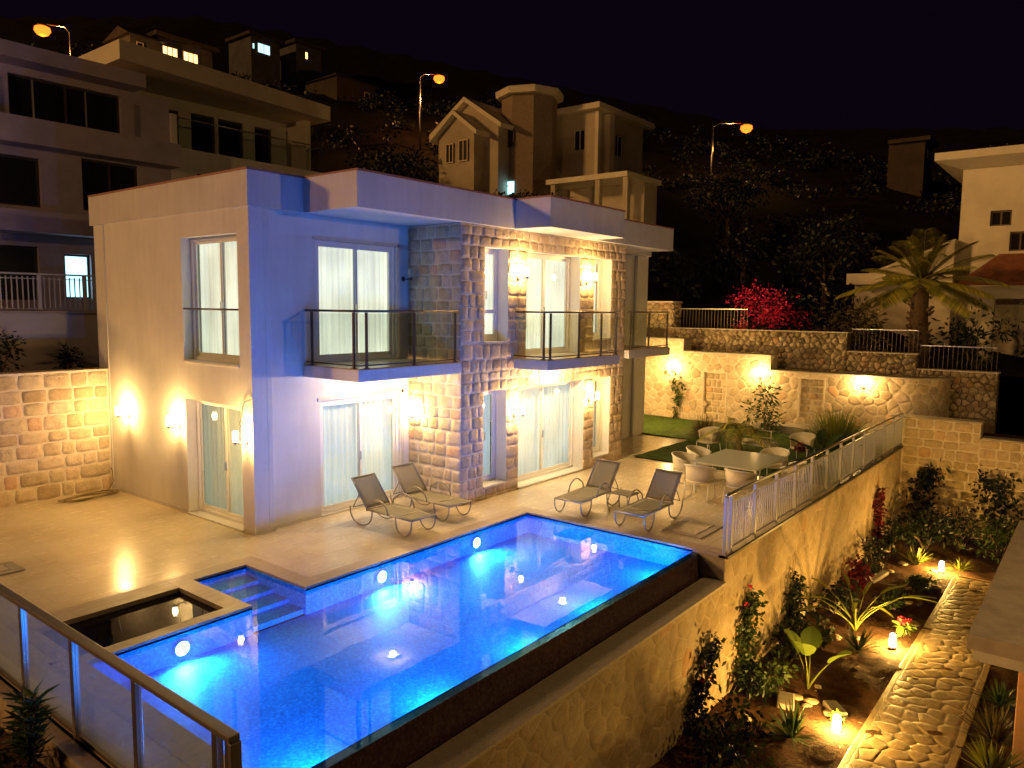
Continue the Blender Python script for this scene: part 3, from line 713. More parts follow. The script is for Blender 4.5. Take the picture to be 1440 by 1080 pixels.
# ================================================================== WALLS
def wallthing(name, label, cat='wall'): return empty(name, label, cat)
# left boundary wall y=5.6
t = wallthing('stone_wall', 'coursed pale stone boundary wall left of the villa, lit warm by the wall lamps')
mb = MB(front(5.6)); mb.panel(-11, .02, -.3, 2.70, 0, .4); mb.build('wall_core', M['mortar'], t)
mb = MB(front(5.6)); ashlar(mb, -11, -.03, 0, 2.70, h=.29, w=(.26, .58), relief=.009, joint=.026, jit=.012, sub=3); mb.build('stonework', M['ashlar'], t, recalc=None)
mb = MB(); mb.box(-11, 5.575, 2.702, -.0, 6.02, 2.735); mb.build('coping', M['mortar'], t)
# terrace retaining wall y=-7.1
t = wallthing('retaining_wall', 'long pale stone retaining wall below the pool edge and white railing')
mb = MB(front(-7.07)); mb.panel(-11, 4.5, -2.7, -.50, 0, .35); mb.panel(4.502, 18.6, -2.7, -.06, 0, .35); mb.build('wall_core', M['mortar_warm'], t)
mb = MB(front(-7.07)); voro(mb, 4.5, 18.4, -2.65, -.07, size=.29, aspect=1.5, relief=.004, joint=.016, inset=.02, n0=.001)
voro(mb, -11, 4.5, -2.65, -.52, size=.29, aspect=1.5, relief=.004, joint=.016, inset=.02, n0=.001); mb.build('stonework', M['wallstone'], t, recalc=None)
mb = MB(); mb.box(-11, -7.12, -.498, PX1-.001, -6.70, -.45); mb.build('coping', M['mortar'], t, bevel=.006)
mb = MB(); mb.box(4.5, -7.12, -.058, 18.4, -6.95, -.012); mb.build('ledge', M['darkmetal'], t)
mb = MB(); mb.box(4.49, -7.06, -1.2, 4.51, -6.48, -.061); mb.build('end_face', M['concrete'], t)
# garden lamp wall x=19 with stepped top and rounded end
t = wallthing('stone_wall', 'garden stone wall with three lamps, two niches and a rounded end beyond the lawn')
Rr = 1.15
def wrap(u, n, z):
    # u = -y; straight until u=6.9 then an arc towards +x
    if u <= 6.9: return (19+n, -u, z)
    a = (u-6.9)/Rr; r = Rr-n
    return (19+Rr-r*math.cos(a), -6.9-r*math.sin(a), z)
NI = [(.12, .98, .08, 1.86), (3.65, 4.45, .45, 1.86)]
def core(mb, u0, u1, z0, z1, holes=(), step=.15):
    mb.panel(u0, min(u1, 6.9), z0, z1, 0, .7, holes)
    u = 6.9
    while u < u1-1e-6: nu = min(u1, u+step); mb.panel(u, nu, z0, z1, 0, .7); u = nu
mb = MB(wrap); core(mb, -8.5, -.75, -.3, 3.04); core(mb, -.748, 2.6, -.3, 2.58, [NI[0]]); core(mb, 2.602, 8.7, -.3, 2.06, [NI[1]]); mb.build('wall_core', M['mortar'], t)
mb = MB(wrap); voro(mb, -8.5, -.75, 0, 3.03, size=.27, aspect=1.45, relief=.006, joint=.018, inset=.012); voro(mb, -.75, 2.6, 0, 2.57, size=.27, aspect=1.45, relief=.006, joint=.018, inset=.012, holes=[NI[0]])
voro(mb, 2.6, 8.7, 0, 2.05, size=.27, aspect=1.45, relief=.006, joint=.018, inset=.012, holes=[NI[1]]); mb.build('stonework', M['ashlar'], t, recalc=None)
for q in NI:
    mb = MB(wrap); mb.box(q[0]-.0, .12, q[2], q[1], .18, q[3]); fr = mb.build('niche', M['mortar'], t)
    mb = MB(lambda u, n, z: wrap(u, n+.12, z)); ashlar(mb, q[0]+.01, q[1]-.01, q[2], q[3]-.01, h=.24, w=(.2, .4), relief=.02, joint=.03, sub=2); mb.build('niche_stones', M['wallstone'], fr, recalc=None)
    mb = MB(wrap); mb.box(q[0]-.05, -.03, q[2]-.02, q[0]-.001, -.0, q[3]+.05); mb.box(q[0], -.03, q[3]+.001, q[1]+.05, -.0, q[3]+.05); mb.box(q[1]+.001, -.03, q[2]-.02, q[1]+.05, -.0, q[3]); mb.build('niche_trim', M['mortar'], fr)
mb = MB(wrap)
for a, b, z in ((-8.5, -.72, 3.042), (-.748, 2.63, 2.582)): mb.box(a, -.05, z, b, .72, z+.04)
u = 2.602
while u < 8.69: nu = min(8.7, u+(.15 if u >= 6.9 else 4.298)); mb.box(u, -.05, 2.062, nu, .72, 2.102); u = nu
mb.build('coping', M['concrete'], t)
# planter ledge
mb = MB(); mb.box(18.1, -6.8, .0, 18.9, -2.4, .28); tag(mb.build('planter_kerb', M['concrete'], None, bevel=.02), 'low stone planter kerb along the foot of the lamp lit wall', 'planter')
# rubble wall behind
t = wallthing('rubble_wall', 'dry stone rubble wall with stepped top behind the lamp lit garden wall')
Tx = lambda u, n, z: (20.4+n, -u, z)
mb = MB(Tx)
for a, b, z0, z1 in ((-2.3, 4.76, 1.9, 3.42), (4.762, 6.98, 1.9, 2.77), (6.982, 9.3, .3, 2.28)): mb.panel(a, b, z0, z1, .012, .5)
mb.build('wall_core', M['mortar_dark'], t)
mb = MB(Tx)
for a, b, z0, z1 in ((-2.3, 4.76, 1.9, 3.42), (4.76, 6.98, 1.9, 2.77), (6.98, 9.3, .8, 2.28)): voro(mb, a, b, z0, z1, size=.19, aspect=1.25, relief=.08, joint=.02, rough=.5, inset=.03)
mb.build('stonework', M['rubble'], t, recalc=None)
mb = MB(Tx)
for a, b, z in ((-2.3, 4.78, 3.422), (4.782, 7.0, 2.772), (7.002, 9.32, 2.282)): mb.box(a, -.03, z, b, .5, z+.035)
mb.build('coping', M['mortar'], t)
t = wallthing('stone_pillar', 'square rubble stone pillar standing on the wall at the villa corner', 'pillar')
mb = MB(); mb.box(20.45, 2.0, 2.8, 21.2, 3.3, 4.45); mb.build('pillar_core', M['mortar_dark'], t)
mb = MB(lambda u, n, z: (20.45+n, -u, z)); voro(mb, -3.3, -2.0, 3.4, 4.45, size=.2, relief=.06, joint=.02); mb.T = lambda u, n, z: (u, 2.0+n, z); voro(mb, 20.45, 21.2, 3.4, 4.45, size=.2, relief=.06, joint=.02); mb.build('stonework', M['rubble'], t, recalc=None)
mb = MB(); mb.box(20.38, 1.93, 4.452, 21.27, 3.37, 4.51); mb.build('cap', M['mortar'], t)
# garden end wall x=18.4
t = wallthing('stone_wall', 'tall squared stone wall closing the sunken garden under the railing end')
Te = lambda u, n, z: (18.4+n, -u, z)
mb = MB(Te); mb.panel(6.75, 9.16, -2.7, .90, 0, .5); mb.panel(9.162, 14, -2.7, .45, 0, .5); mb.build('wall_core', M['mortar'], t)
mb = MB(Te); ashlar(mb, 7.1, 9.16, -2.65, .90, h=.29, w=(.28, .6), relief=.008, joint=.026, jit=.018, sub=3); ashlar(mb, 9.16, 14, -2.65, .45, h=.29, w=(.28, .6), relief=.008, joint=.026, jit=.018, sub=3)
mb.build('stonework', M['wallstone'], t, recalc=None)
mb = MB(Te); mb.box(6.7, -.05, .902, 9.2, .5, .95); mb.box(9.202, -.05, .452, 14, .5, .5); mb.build('coping', M['concrete'], t)

# ------------------------------------------------------------------ right railing (white bars)
t = empty('balustrade', 'white bar railing with metal handrail along the terrace above the sunken garden', 'railing')
xs = [4.56, 4.78]+[4.78+1.13*k for k in range(1, 13)]
for k, x in enumerate(xs):
    if x > 18.4: continue
    p = MB(); p.box(x-.03, -7.06, -.01, x+.03, -7.0, 1.0); p.build('post', M['railpaint'], t, bevel=.004)
for a, b in zip(xs[1:], xs[2:]):
    p = MB(); n = int((b-a)/.105)
    for j in range(1, n):
        x = a+(b-a)*j/n; p.box(x-.008, -7.038, .085, x+.008, -7.022, .86)
    p.box(a+.031, -7.045, .06, b-.031, -7.015, .085); p.box(a+.031, -7.045, .86, b-.031, -7.015, .885); p.build('bar_panel', M['railpaint'], t)
p = MB(); p.tube([(4.56, -7.03, 1.03), (18.4, -7.03, 1.03)], .03, 10); p.build('handrail', M['steel'], t)
# ------------------------------------------------------------------ left glass railing
t = empty('glass_railing', 'framed clouded glass railing with broad metal handrail in the near left corner', 'railing')
xr = -4.82
ys = [-7.08, -6.9, -5.62, -4.36, -3.1, -1.84, -.58, .68, 1.94]
for y in ys:
    p = MB(); p.box(xr-.03, y-.035, -.25, xr+.03, y+.035, .98); p.build('post', M['steel'], t, bevel=.004)
for a, b in zip(ys[1:], ys[2:]):
    p = MB(); p.box(xr-.006, a+.04, .06, xr+.006, b-.04, .97); p.build('glass_panel', M['frost'], t)
p = MB(); p.box(xr-.045, -7.14, .99, xr+.045, 3.2, 1.04); p.box(xr-.045, -7.16, -.3, xr+.045, -7.115, .989); p.build('handrail', M['bronze2'] if 'bronze2' in M else simple('handrail_metal', (.30, .27, .24), .35, .7), t, bevel=.006)
p = MB(); p.box(xr-.02, -7.05, .0, xr+.02, 3.2, .04); p.build('bottom_rail', M['darkmetal'], t)
mb = MB(); mb.box(-5.02, -7.1, -.6, -4.86, 5.6, -.02); tag(mb.build('kerb', M['coping'], None, bevel=.01), 'narrow stone kerb under the glass railing', 'kerb')
mb = MB(); mb.box(-4.86, -7.09, -2.6, -4.4, -6.95, -.002); tag(mb.build('pool_end_wall', M['coping'], None), 'short stone wall end at the pool corner beneath the glass railing', 'wall')

# ================================================================== FURNITURE
def lounger(label, loc, rz):
    """local +x = towards the head end, hinge at 1.2"""
    t = empty('sun_lounger', label, 'sun lounger', loc, rz, 'sun loungers by the pool')
    w = .31; hb = (1.22, .34); bt = (1.66, .88)
    f = MB()
    for s in (-1, 1):
        f.tube([(0, s*w, .33), (.6, s*w, .335), (hb[0], s*w, hb[1])], .016, 8)
    f.tube([(0, -w, .33), (0, w, .33)], .016, 8); f.tube([(hb[0], -w, hb[1]), (hb[0], w, hb[1])], .014, 8)
    f.tube([(.42, -w, .325), (.42, w, .325)], .012, 6)
    f.build('frame', M['bronze'], t)
    b = MB()
    b.tube([(hb[0], -w+.02, hb[1]), (bt[0], -w+.02, bt[1]), (bt[0], w-.02, bt[1]), (hb[0], w-.02, hb[1])], .015, 8)
    for s in (-1, 1): b.tube([(1.45, s*(w-.05), .62), (1.66, s*(w-.05), .30)], .01, 6)
    b.tube([(1.66, -w+.05, .30), (1.66, w-.05, .30)], .01, 6)
    bf = b.build('backrest', M['bronze'], t)
    for nm, A, B, par in (('seat_sling', (0.01, .338), (hb[0]-.02, hb[1]+.006), t), ('back_sling', (hb[0]+.01, hb[1]+.02), (bt[0]-.005, bt[1]-.005), bf)):
        s = MB(); n = 10; pr = None
        for k in range(n+1):
            q = k/n; x = A[0]+(B[0]-A[0])*q; z = A[1]+(B[1]-A[1])*q; row = []
            for j in range(7):
                yy = -w+.012+(2*w-.024)*j/6; sag = .022*(1-((j-3)/3)**2)*(math.sin(PI*q)*.5+.5)
                row.append((x+(sag*.7 if nm[0] == 'b' else 0), yy, z-sag*(.7 if nm[0] == 'b' else 1)))
            row = [s.V(p) for p in row]
            if pr:
                for j in range(6): s.smooth = True; s.F([pr[j], row[j], row[j+1], pr[j+1]])
            pr = row
        o = s.build(nm, M['sling'], par, recalc=None)
        sm = o.modifiers.new('thick', 'SOLIDIFY'); sm.thickness = .006
    # U shaped leg pairs
    for x0, x1 in ((.0, .42), (1.02, 1.72)):
        for s in (-1, 1):
            l = MB(); y = s*(w+.0); xm = (x0+x1)/2; wd = (x1-x0)/2; pts = []
            for k in range(13):
                a = PI*k/12; pts.append((xm-wd*math.cos(a)*(1 if x0 < .5 else .9), y, .33-(.315)*math.sin(a)**.75))
            l.tube(pts, .014, 8); l.build('leg', M['bronze'], t)
    for s in (-1, 1):   # arms
        a = MB(); pts = []
        for k in range(13):
            q = PI*k/12; pts.append((.86-.27*math.cos(q)+(.05 if k > 9 else 0), s*(w+.03), .33+.25*math.sin(q)))
        a.tube(pts, [.015]*13, 8); a.build('armrest', M['bronze'], t)
    return t
L1 = lounger('lounger nearest the pool beside the side wall door, angled towards the water', (1.99, -2.32, 0), R(90.3))
for lb, loc, rz in (('lounger close to the stone wall under the corner lamp', (3.17, -2.15, 0), R(89)), ('lounger left of the small side table, facing the villa doors', (4.77, -3.62, 0), R(2)), ('lounger right of the small side table, nearest the dining chairs', (4.71, -5.07, 0), R(1))):
    c = copy_tree(L1); c.location = loc; c.rotation_euler = (0, 0, rz); c['label'] = lb
t = empty('side_table', 'small slatted side table between two loungers', 'side table', (5.82, -4.3, 0))
mb = MB(); mb.T = lambda a, b, c: (a, c, b); mb.T = IDT
for k in range(7): mb.box(-.22+k*.065, -.22, .40, -.22+k*.065+.05, .22, .415)
mb.box(-.24, -.24, .385, .24, -.2, .4); mb.box(-.24, .2, .385, .24, .24, .4); mb.build('table_top', M['sling'], t)
for a in (-1, 1):
    for b in (-1, 1):
        l = MB(); l.tube([(a*.2, b*.2, .39), (a*.24, b*.24, .2), (a*.2, b*.2, 0.01)], .013, 6); l.build('leg', M['bronze'], t)
# dining table
t = empty('dining_table', 'rectangular dining table with clouded glass top and pale frame', 'table', (9.27, -5.42, 0))
mb = MB(); mb.box(-.97, -.76, .735, .97, .76, .752); mb.build('table_top', M['tableglass'], t, bevel=.006)
mb = MB()
mb.box(-.93, -.72, .69, .93, -.66, .733); mb.box(-.93, .66, .69, .93, .72, .733); mb.box(-.93, -.659, .69, -.87, .659, .733); mb.box(.87, -.659, .69, .93, .659, .733)
mb.build('frame', M['whitemetal'], t, bevel=.004)
for a in (-1, 1):
    for b in (-1, 1): l = MB(); l.box(a*.91-.03, b*.70-.03, 0, a*.91+.03, b*.70+.03, .689); l.build('leg', M['whitemetal'], t, bevel=.004)
def tub(label, loc, rz, proto=[None]):
    if proto[0] is None:
        t = empty('woven_chair', label, 'chair', loc, rz, 'woven terrace chairs')
        s = MB(); s.smooth = True; n = 18; g = []
        for k in range(n+1):
            a = R(-115+230*k/n)+PI; ro = .31
            top = .80-.13*abs((k-n/2)/(n/2))**2
            g.append([s.V((ro*(1-.0)*math.cos(a)*f, ro*1.0*math.sin(a)*f, z)) for f, z in ((.9, .40), (.98, .55), (1.05, top), (.97, top+.0), (.90, .55), (.82, .40))])
        for A, B in zip(g, g[1:]):
            for j in range(6): s.F([A[j], A[(j+1) % 6], B[(j+1) % 6], B[j]])
        s.F(g[0]); s.F(g[-1][::-1]); s.build('backrest', M['wicker'], t)
        r = MB(); r.tube([(.335*math.cos(R(-115+230*k/n)+PI), .335*math.sin(R(-115+230*k/n)+PI), .805-.13*abs((k-n/2)/(n/2))**2) for k in range(n+1)], .016, 8); r.build('rim', M['whitemetal'], t)
        q = MB(); q.lathe((0, 0, .385), [(.26, 0), (.30, .02), (.30, .05), (.27, .07), (.1, .075)], 24); q.build('seat', M['wicker'], t)
        for sgn in (-1, 1):
            l = MB(); l.tube([(.2, sgn*.26, .4), (.25, sgn*.27, .02), (-.27, sgn*.27, .02), (-.2, sgn*.26, .4)], .014, 8); l.build('leg', M['whitemetal'], t)
        proto[0] = t; return t
    c = copy_tree(proto[0]); c.location = loc; c.rotation_euler = (0, 0, rz); c['label'] = label; return c
tub('woven chair at the near end of the glass table, closest to the loungers', (7.88, -5.05, 0), R(5))
tub('woven chair at the near end of the glass table, closest to the railing', (7.95, -5.95, 0), R(-4))
tub('woven chair on the villa side of the glass table, first from the loungers', (8.7, -4.33, 0), R(-88))
tub('woven chair on the villa side of the glass table, second from the loungers', (9.65, -4.25, 0), R(-93))
tub('woven chair at the far end of the glass table by the red flowering plant', (10.62, -5.75, 0), R(178))
tub('woven chair on the railing side of the glass table', (9.5, -6.5, 0), R(92))
tub('woven chair on the lawn beside the round shrub, left of the bench', (12.75, -3.1, 0), R(150))
tub('woven chair on the lawn under the palm leaves, right of the bench', (13.5, -5.5, 0), R(170))
t = empty('garden_bench', 'white framed garden bench with a pale seat pad behind the dining table', 'bench', (13.5, -4.1, 0), R(-94))
mb = MB(); mb.box(-.68, -.3, .36, .68, .3, .41); mb.build('seat', M['whitemetal'], t, bevel=.02)
mb = MB(); mb.box(-.65, -.27, .412, .65, .27, .47); mb.build('seat_pad', M['tableglass'] if False else M['wicker'], t, bevel=.02)
mb = MB(); mb.tube([(-.68, -.28, .40), (-.7, -.34, .85), (.7, -.34, .85), (.68, -.28, .40)], .018, 8); mb.tube([(-.7, -.33, .65), (.7, -.33, .65)], .012, 6); mb.build('backrest', M['whitemetal'], t)
for a in (-1, 1):
    for b in (-1, 1): l = MB(); l.tube([(a*.64, b*.26, .37), (a*.66, b*.28, 0.01)], .018, 6); l.build('leg', M['whitemetal'], t)

# ================================================================== TERRACE PLANTING
def smallpalm(name, label, loc, h, nf, L, mat='palm', droop=.6, cat='palm', nl=26, ll=.22, trunk=.06, elo=.1, lw=.02):
    t = empty(name, label, cat, loc); mb = MB()
    pts = [(.02*math.sin(k), .02*math.cos(k*1.3), h*k/8-.05*(k == 0)) for k in range(9)]
    mb.tube(pts, [trunk*(1.15-.3*k/8+(.12 if k % 2 else 0)) for k in range(9)], 10); mb.build('trunk', M['bark'], t)
    f = MB()
    for k in range(nf):
        pinnate(f, (0, 0, h), 2*PI*k/nf*1.0+random.uniform(-.25, .25), random.uniform(elo, 1.25), L*random.uniform(.8, 1.1), nl, ll, lw, droop*random.uniform(.6, 1.3))
    f.build('crown', M[mat], t, recalc=None); return t
smallpalm('small_palm', 'small palm with arching fronds behind the dining table', (12.9, -3.95, 0), .75, 17, 1.15, droop=.75, ll=.26, trunk=.09, lw=.03)
rosette('fountain_grass', 'rounded fine leaved grass clump at the edge of the lawn before the niche wall', 'ornamental grass', (15.6, -1.75, 0), 900, 1.0, .014, 'olive', .25, 1.5, .35, seg=3, base=.25)
bush('shrub', 'leafy green shrub against the lamp lit wall behind the small palm', 'shrub', (17.9, -2.9, 0), (.55, .6, .8), 420, .16, .07, 'leaf')
rosette('feathery_grass', 'tall feathery green grass mass under the third garden wall lamp', 'ornamental grass', (16.6, -5.6, 0), 1500, 1.55, .016, 'leafyel', .35, 1.5, .28, seg=3, base=.5)
rosette('feathery_grass', 'lower dark feathery grass spilling towards the railing', 'ornamental grass', (15.2, -6.2, 0), 900, 1.1, .016, 'leaf', .25, 1.4, .35, seg=3, base=.4)
def paddle(name, label, loc, n, L, blade, bw, mat, spread=.5, cat='plant', tilt=(.9, 1.4), group=None):
    t = empty(name, label, cat, loc, 0, group); s = MB(); f = MB()
    for k in range(n):
        a = 2*PI*k/n+random.uniform(-.3, .3); e = random.uniform(*tilt); ll = L*random.uniform(.75, 1.1)
        d = Vector((math.cos(a)*math.cos(e), math.sin(a)*math.cos(e), math.sin(e))); pts = []
        for j in range(7):
            q = j/6; p = d*ll*q+Vector((math.cos(a), math.sin(a), 0))*spread*ll*q*q*.5-Vector((0, 0, 1))*spread*ll*q*q*.12
            pts.append(p)
        s.tube([tuple(p) for p in pts], [.022*(1-.6*j/6) for j in range(7)], 6)
        dd = (pts[-1]-pts[-2]).normalized(); side = dd.cross(Vector((0, 0, 1))).normalized(); up = side.cross(dd)
        f = MB(); f.rnd = random.uniform(.3, .9); pr = None
        for j in range(8):
            q = j/7; c = pts[-1]+dd*blade*q+Vector((math.cos(a), math.sin(a), -.6))*blade*.35*q*q*spread*1.5; w = bw*math.sin(PI*min(.98, .06+.9*q))**.7/2
            row = [f.V(c-side*w+up*w*.35), f.V(c), f.V(c+side*w+up*w*.35)]
            if pr: f.F([pr[0], row[0], row[1], pr[1]]); f.F([pr[1], row[1], row[2], pr[2]])
            pr = row
        f.build('leaf', M[mat], t, recalc=None)
    s.build('stem', M['leafyel'], t, recalc=None); return t
paddle('banana_plant', 'broad leaved banana plant between the bench and the railing', (13.6, -5.95, 0), 7, .6, .6, .24, 'leaf', .5)
rosette('strappy_plant', 'dark strappy plant in front of the red flowers beside the dining table', 'plant', (12.3, -5.2, 0), 40, .8, .05, 'leafdark', .3, 1.3, .4)
t = empty('flowering_plant', 'small plant with one red flower head at the far end of the dining table', 'plant', (11.3, -6.1, 0))
mb = MB(); blob(mb, (0, 0, .35), (.2, .2, .3), 120, .14, .05); mb.build('foliage', M['leafdark'], t, recalc=None)
mb = MB(); blob(mb, (0, 0, .78), (.13, .13, .11), 130, .07, .05, 4); mb.build('flower', M['redleaf'], t, recalc=None)
def vine(name, label, cat, T, pts, n, spread, L, w, mat='leaf', flowers=None, group=None):
    t = empty(name, label, cat, T(pts[0][0], -.02, pts[0][1]), 0, group); o = Vector(t.location); TT = lambda u, n_, z: tuple(Vector(T(u, n_, z))-o)
    s = MB(TT); s.tube([(p[0], -.05-.04*math.sin(k), p[1]) for k, p in enumerate(pts)], .009, 5)
    f = MB()
    for _ in range(n):
        k = random.randrange(len(pts)-1); q = random.random(); a, b = pts[k], pts[k+1]
        sp = spread*(a[2] if len(a) > 2 else 1)
        u = a[0]+(b[0]-a[0])*q+random.gauss(0, sp); z = a[1]+(b[1]-a[1])*q+random.gauss(0, sp*.8)
        p = Vector(TT(u, -.04-abs(random.gauss(0, .1)), z)); leaf(f, p, (random.gauss(0, 1), random.gauss(0, 1), random.gauss(0, 1)), L*random.uniform(.6, 1.3), w, bend=.2)
    for _ in range(max(4, n//60)):
        k = random.randrange(len(pts)-1); a = pts[k]; s.tube([(a[0], -.05, a[1]), (a[0]+random.gauss(0, spread*1.2), -.1, a[1]+abs(random.gauss(0, spread*1.4)))], .005, 4)
    s.build('stem', M['twig'], t); f.build('foliage', M[mat], t, recalc=None)
    if flowers:
        g = MB()
        for _ in range(flowers[1]):
            a = random.choice(pts); p = Vector(TT(a[0]+random.gauss(0, spread), -.12, a[1]+random.gauss(0, spread)))
            for _ in range(5): leaf(g, p, (random.gauss(0, 1), random.gauss(0, 1), random.gauss(0, 1)), .06, .04)
        g.build('flower', M[flowers[0]], t, recalc=None)
    return t
Tw = lambda u, n, z: (18.96+n, -u, z)
vine('climbing_plant', 'thin climbing plant hanging below the first garden wall lamp', 'climbing plant', Tw, [(-.95, .02, .2), (-.9, .7, .3), (-.75, .95, 1.2), (-.9, 1.3, .9), (-1.05, 1.65, .7)], 150, .15, .16, .08)

# ================================================================== SUNKEN GARDEN
GZ = -2.6
random.seed(21)
def gh(x, y): return GZ+.03*math.sin(x*2.3+y*1.7)+.03*math.sin(x*5.1-y*4.1)+.015*math.sin(x*11+y*9)
mb = MB(); nx, ny = 150, 30
for i in range(nx+1):
    for j in range(ny+1): mb.V((-12+30.4*i/nx, -7.05-5.95*j/ny, gh(-12+30.4*i/nx, -7.05-5.95*j/ny)))
for i in range(nx):
    for j in range(ny): mb.smooth = True; mb.F([i*(ny+1)+j, (i+1)*(ny+1)+j, (i+1)*(ny+1)+j+1, i*(ny+1)+j+1])
tag(mb.build('garden_soil', M['soil'], None), kind='structure')
# leaf litter + pebbles
mb = MB()
for _ in range(3800):
    x = random.uniform(.5, 17.5); y = random.uniform(-9.2, -7.15) if random.random() < .85 else random.uniform(-12, -10.75)
    leaf(mb, (x, y, gh(x, y)+.02), (random.gauss(0, 1), random.gauss(0, 1), random.uniform(-.1, .4)), random.uniform(.03, .08), .03, seg=1)
tag(mb.build('leaf_litter', M['olive'], None, recalc=None), 'dry leaf litter scattered over the dark garden soil', 'leaf litter', kind='stuff')
t = None
# path of crazy paving with edge kerbs
mb = MB(); mb.box(-4, -10.6, -2.75, 14.2, -9.28, -2.5465); tag(mb.build('path_bed', M['mortar'], None), kind='structure')
mb = MB(lambda u, n, z: (u, z, -2.545-n)); voro(mb, -4, 14.2, -10.52, -9.36, size=.27, aspect=1.25, relief=.0012, joint=.010, rough=.3, inset=.006, n0=.001)
tag(mb.build('garden_path', M['flag'], None, recalc=None), kind='structure')
mb = MB(); mb.box(-4, -9.36, -2.75, 14.25, -9.26, -2.545); mb.box(-4, -10.64, -2.75, 14.25, -10.53, -2.545); mb.box(14.21, -10.52, -2.75, 14.3, -9.37, -2.53)
tag(mb.build('path_kerb', M['flag'], None, bevel=.012), kind='structure')
# garden lamps
GL = []
def glamp(label, loc, p=[None]):
    if p[0] is None:
        t = empty('garden_lamp', label, 'garden lamp', loc, 0, 'low garden lamps')
        b = MB(); b.lathe((0, 0, -.04), [(.07, 0), (.075, .05), (.04, .07)], 14); b.build('base', M['black'], t)
        s = MB(); s.lathe((0, 0, .03), [(.065, 0), (.07, .08), (.055, .24), (.03, .26)], 16); s.build('lamp_shade', M['gshade'], t)
        p[0] = t
    else: t = copy_tree(p[0]); t.location = loc; t['label'] = label
    point((loc[0], loc[1], loc[2]+.17), 150, (1, .56, .11), .05)
m2 = M['lampshade'].copy(); m2.name = 'gshade'; M['gshade'] = m2
for n in m2.node_tree.nodes:
    if n.type == 'EMISSION': n.inputs[1].default_value = 9; n.inputs[0].default_value = (1, .92, .75, 1)
glamp('glowing garden lamp at the far end of the stone path', (14.5, -8.93, GZ)); glamp('glowing garden lamp beside the pink flowers, middle of the path', (8.75, -8.95, GZ)); glamp('glowing garden lamp at the near end of the path', (4.75, -8.95, GZ))
FT = front(-7.07)
vine('climbing_shrub', 'dense climbing shrub on the retaining wall nearest the camera', 'climbing plant', FT, [(3.2, -2.55, .8), (3.3, -2.2, .7), (3.5, -1.8, 1), (3.65, -1.5, .8), (3.95, -1.3, .7)], 420, .17, .11, .07, 'leafdark', ('magenta', 3))
vine('climbing_shrub', 'leafy climbing shrub with tall sprigs, second along the retaining wall', 'climbing plant', FT, [(5.3, -2.55, 1), (5.35, -2.1, 1), (5.3, -1.7, .9), (5.45, -1.35, .6), (5.6, -1.05, .3)], 640, .2, .10, .07, 'leaf', ('magenta', 4))
vine('climbing_shrub', 'bushy climbing shrub below a faint tree shadow, third along the retaining wall', 'climbing plant', FT, [(8.0, -2.55, 1.1), (8.1, -2.2, 1), (8.0, -1.8, .9), (8.1, -1.5, .6)], 560, .24, .11, .07, 'leafdark')
vine('climbing_shrub', 'tall thin red tinted climber near the wall end of the sunken garden', 'climbing plant', FT, [(15.2, -2.55, .9), (15.3, -1.9, .8), (15.2, -1.3, .8), (15.35, -.9, .5)], 420, .18, .13, .08, 'redleaf')
vine('climbing_shrub', 'dark leafy climber on the tall garden end wall, left of the bare stones', 'climbing plant', Te, [(7.6, -2.5, 1), (7.7, -1.7, .9), (7.8, -1.0, .8), (8.0, -.7, .6)], 420, .22, .16, .09, 'leafdark')
vine('climbing_shrub', 'dark sprawling climber on the tall garden end wall, right of the bare stones', 'climbing plant', Te, [(9.9, -2.5, 1), (9.8, -1.6, 1), (9.7, -1.1, .9), (9.5, -.7, .6)], 420, .28, .16, .09, 'leafdark')
bush('shrub', 'dark red leaved shrub against the retaining wall behind the strappy lily', 'shrub', (11.6, -7.5, GZ), (.4, .35, .45), 360, .12, .08, 'redleaf')
bush('shrub', 'low dark shrub at the bottom of the picture beside the retaining wall', 'shrub', (3.1, -7.8, GZ), (.9, .55, .32), 700, .11, .06, 'leafdark')
bush('shrub', 'low dark shrub between the banana leaves and the retaining wall', 'shrub', (7.3, -7.6, GZ), (1.1, .45, .3), 620, .12, .07, 'leafdark')
bush('shrub', 'broad dark shrub filling the corner under the garden end wall', 'shrub', (16.6, -8.2, GZ), (1.2, .8, .5), 800, .14, .07, 'leafdark')
bush('shrub', 'shaded shrub right of the far garden lamp against the end wall', 'shrub', (16.9, -10.0, GZ), (.9, .9, .5), 700, .12, .06, 'leaf')
paddle('lily_plant', 'tall plant with arching yellow green stems in the middle of the soil bed', (9.1, -8.15, GZ), 11, 1.0, .55, .10, 'leafyel', 1.1, 'plant', (1.05, 1.45))
paddle('banana_plant', 'young plant with four big rounded leaves on pale stems near the path', (5.9, -8.15, GZ), 4, .75, .45, .38, 'leafbright', .35, 'plant', (1.15, 1.45))
rosette('yucca', 'spiky yucca rosette between the lily plant and the middle lamp', 'yucca', (8.1, -8.45, GZ), 70, .55, .035, 'leafdark', .1, 1.3, .1)
rosette('yucca', 'spiky yucca rosette beside the near garden lamp', 'yucca', (4.1, -8.45, GZ), 90, .62, .045, 'leaf', .1, 1.4, .12)
rosette('yucca', 'pale spiky tuft between dark shrubs left of the far lamp', 'yucca', (14.6, -8.3, GZ), 80, .6, .04, 'leafyel', .3, 1.4, .1)
rosette('tuft_grass', 'bright golden grass tuft right beside the far garden lamp', 'grass tuft', (14.95, -9.3, GZ), 70, .5, .022, 'leafyel', .3, 1.4, .3)
rosette('spiky_plant', 'feathery spiky plant in the dark strip beside the shelter pillar', 'plant', (6.0, -11.0, GZ), 160, .7, .03, 'olive', .2, 1.5, .15)
rosette('spiky_plant', 'second feathery plant lower down in the strip right of the path', 'plant', (4.9, -11.1, GZ), 160, .65, .03, 'leafyel', .2, 1.5, .15)
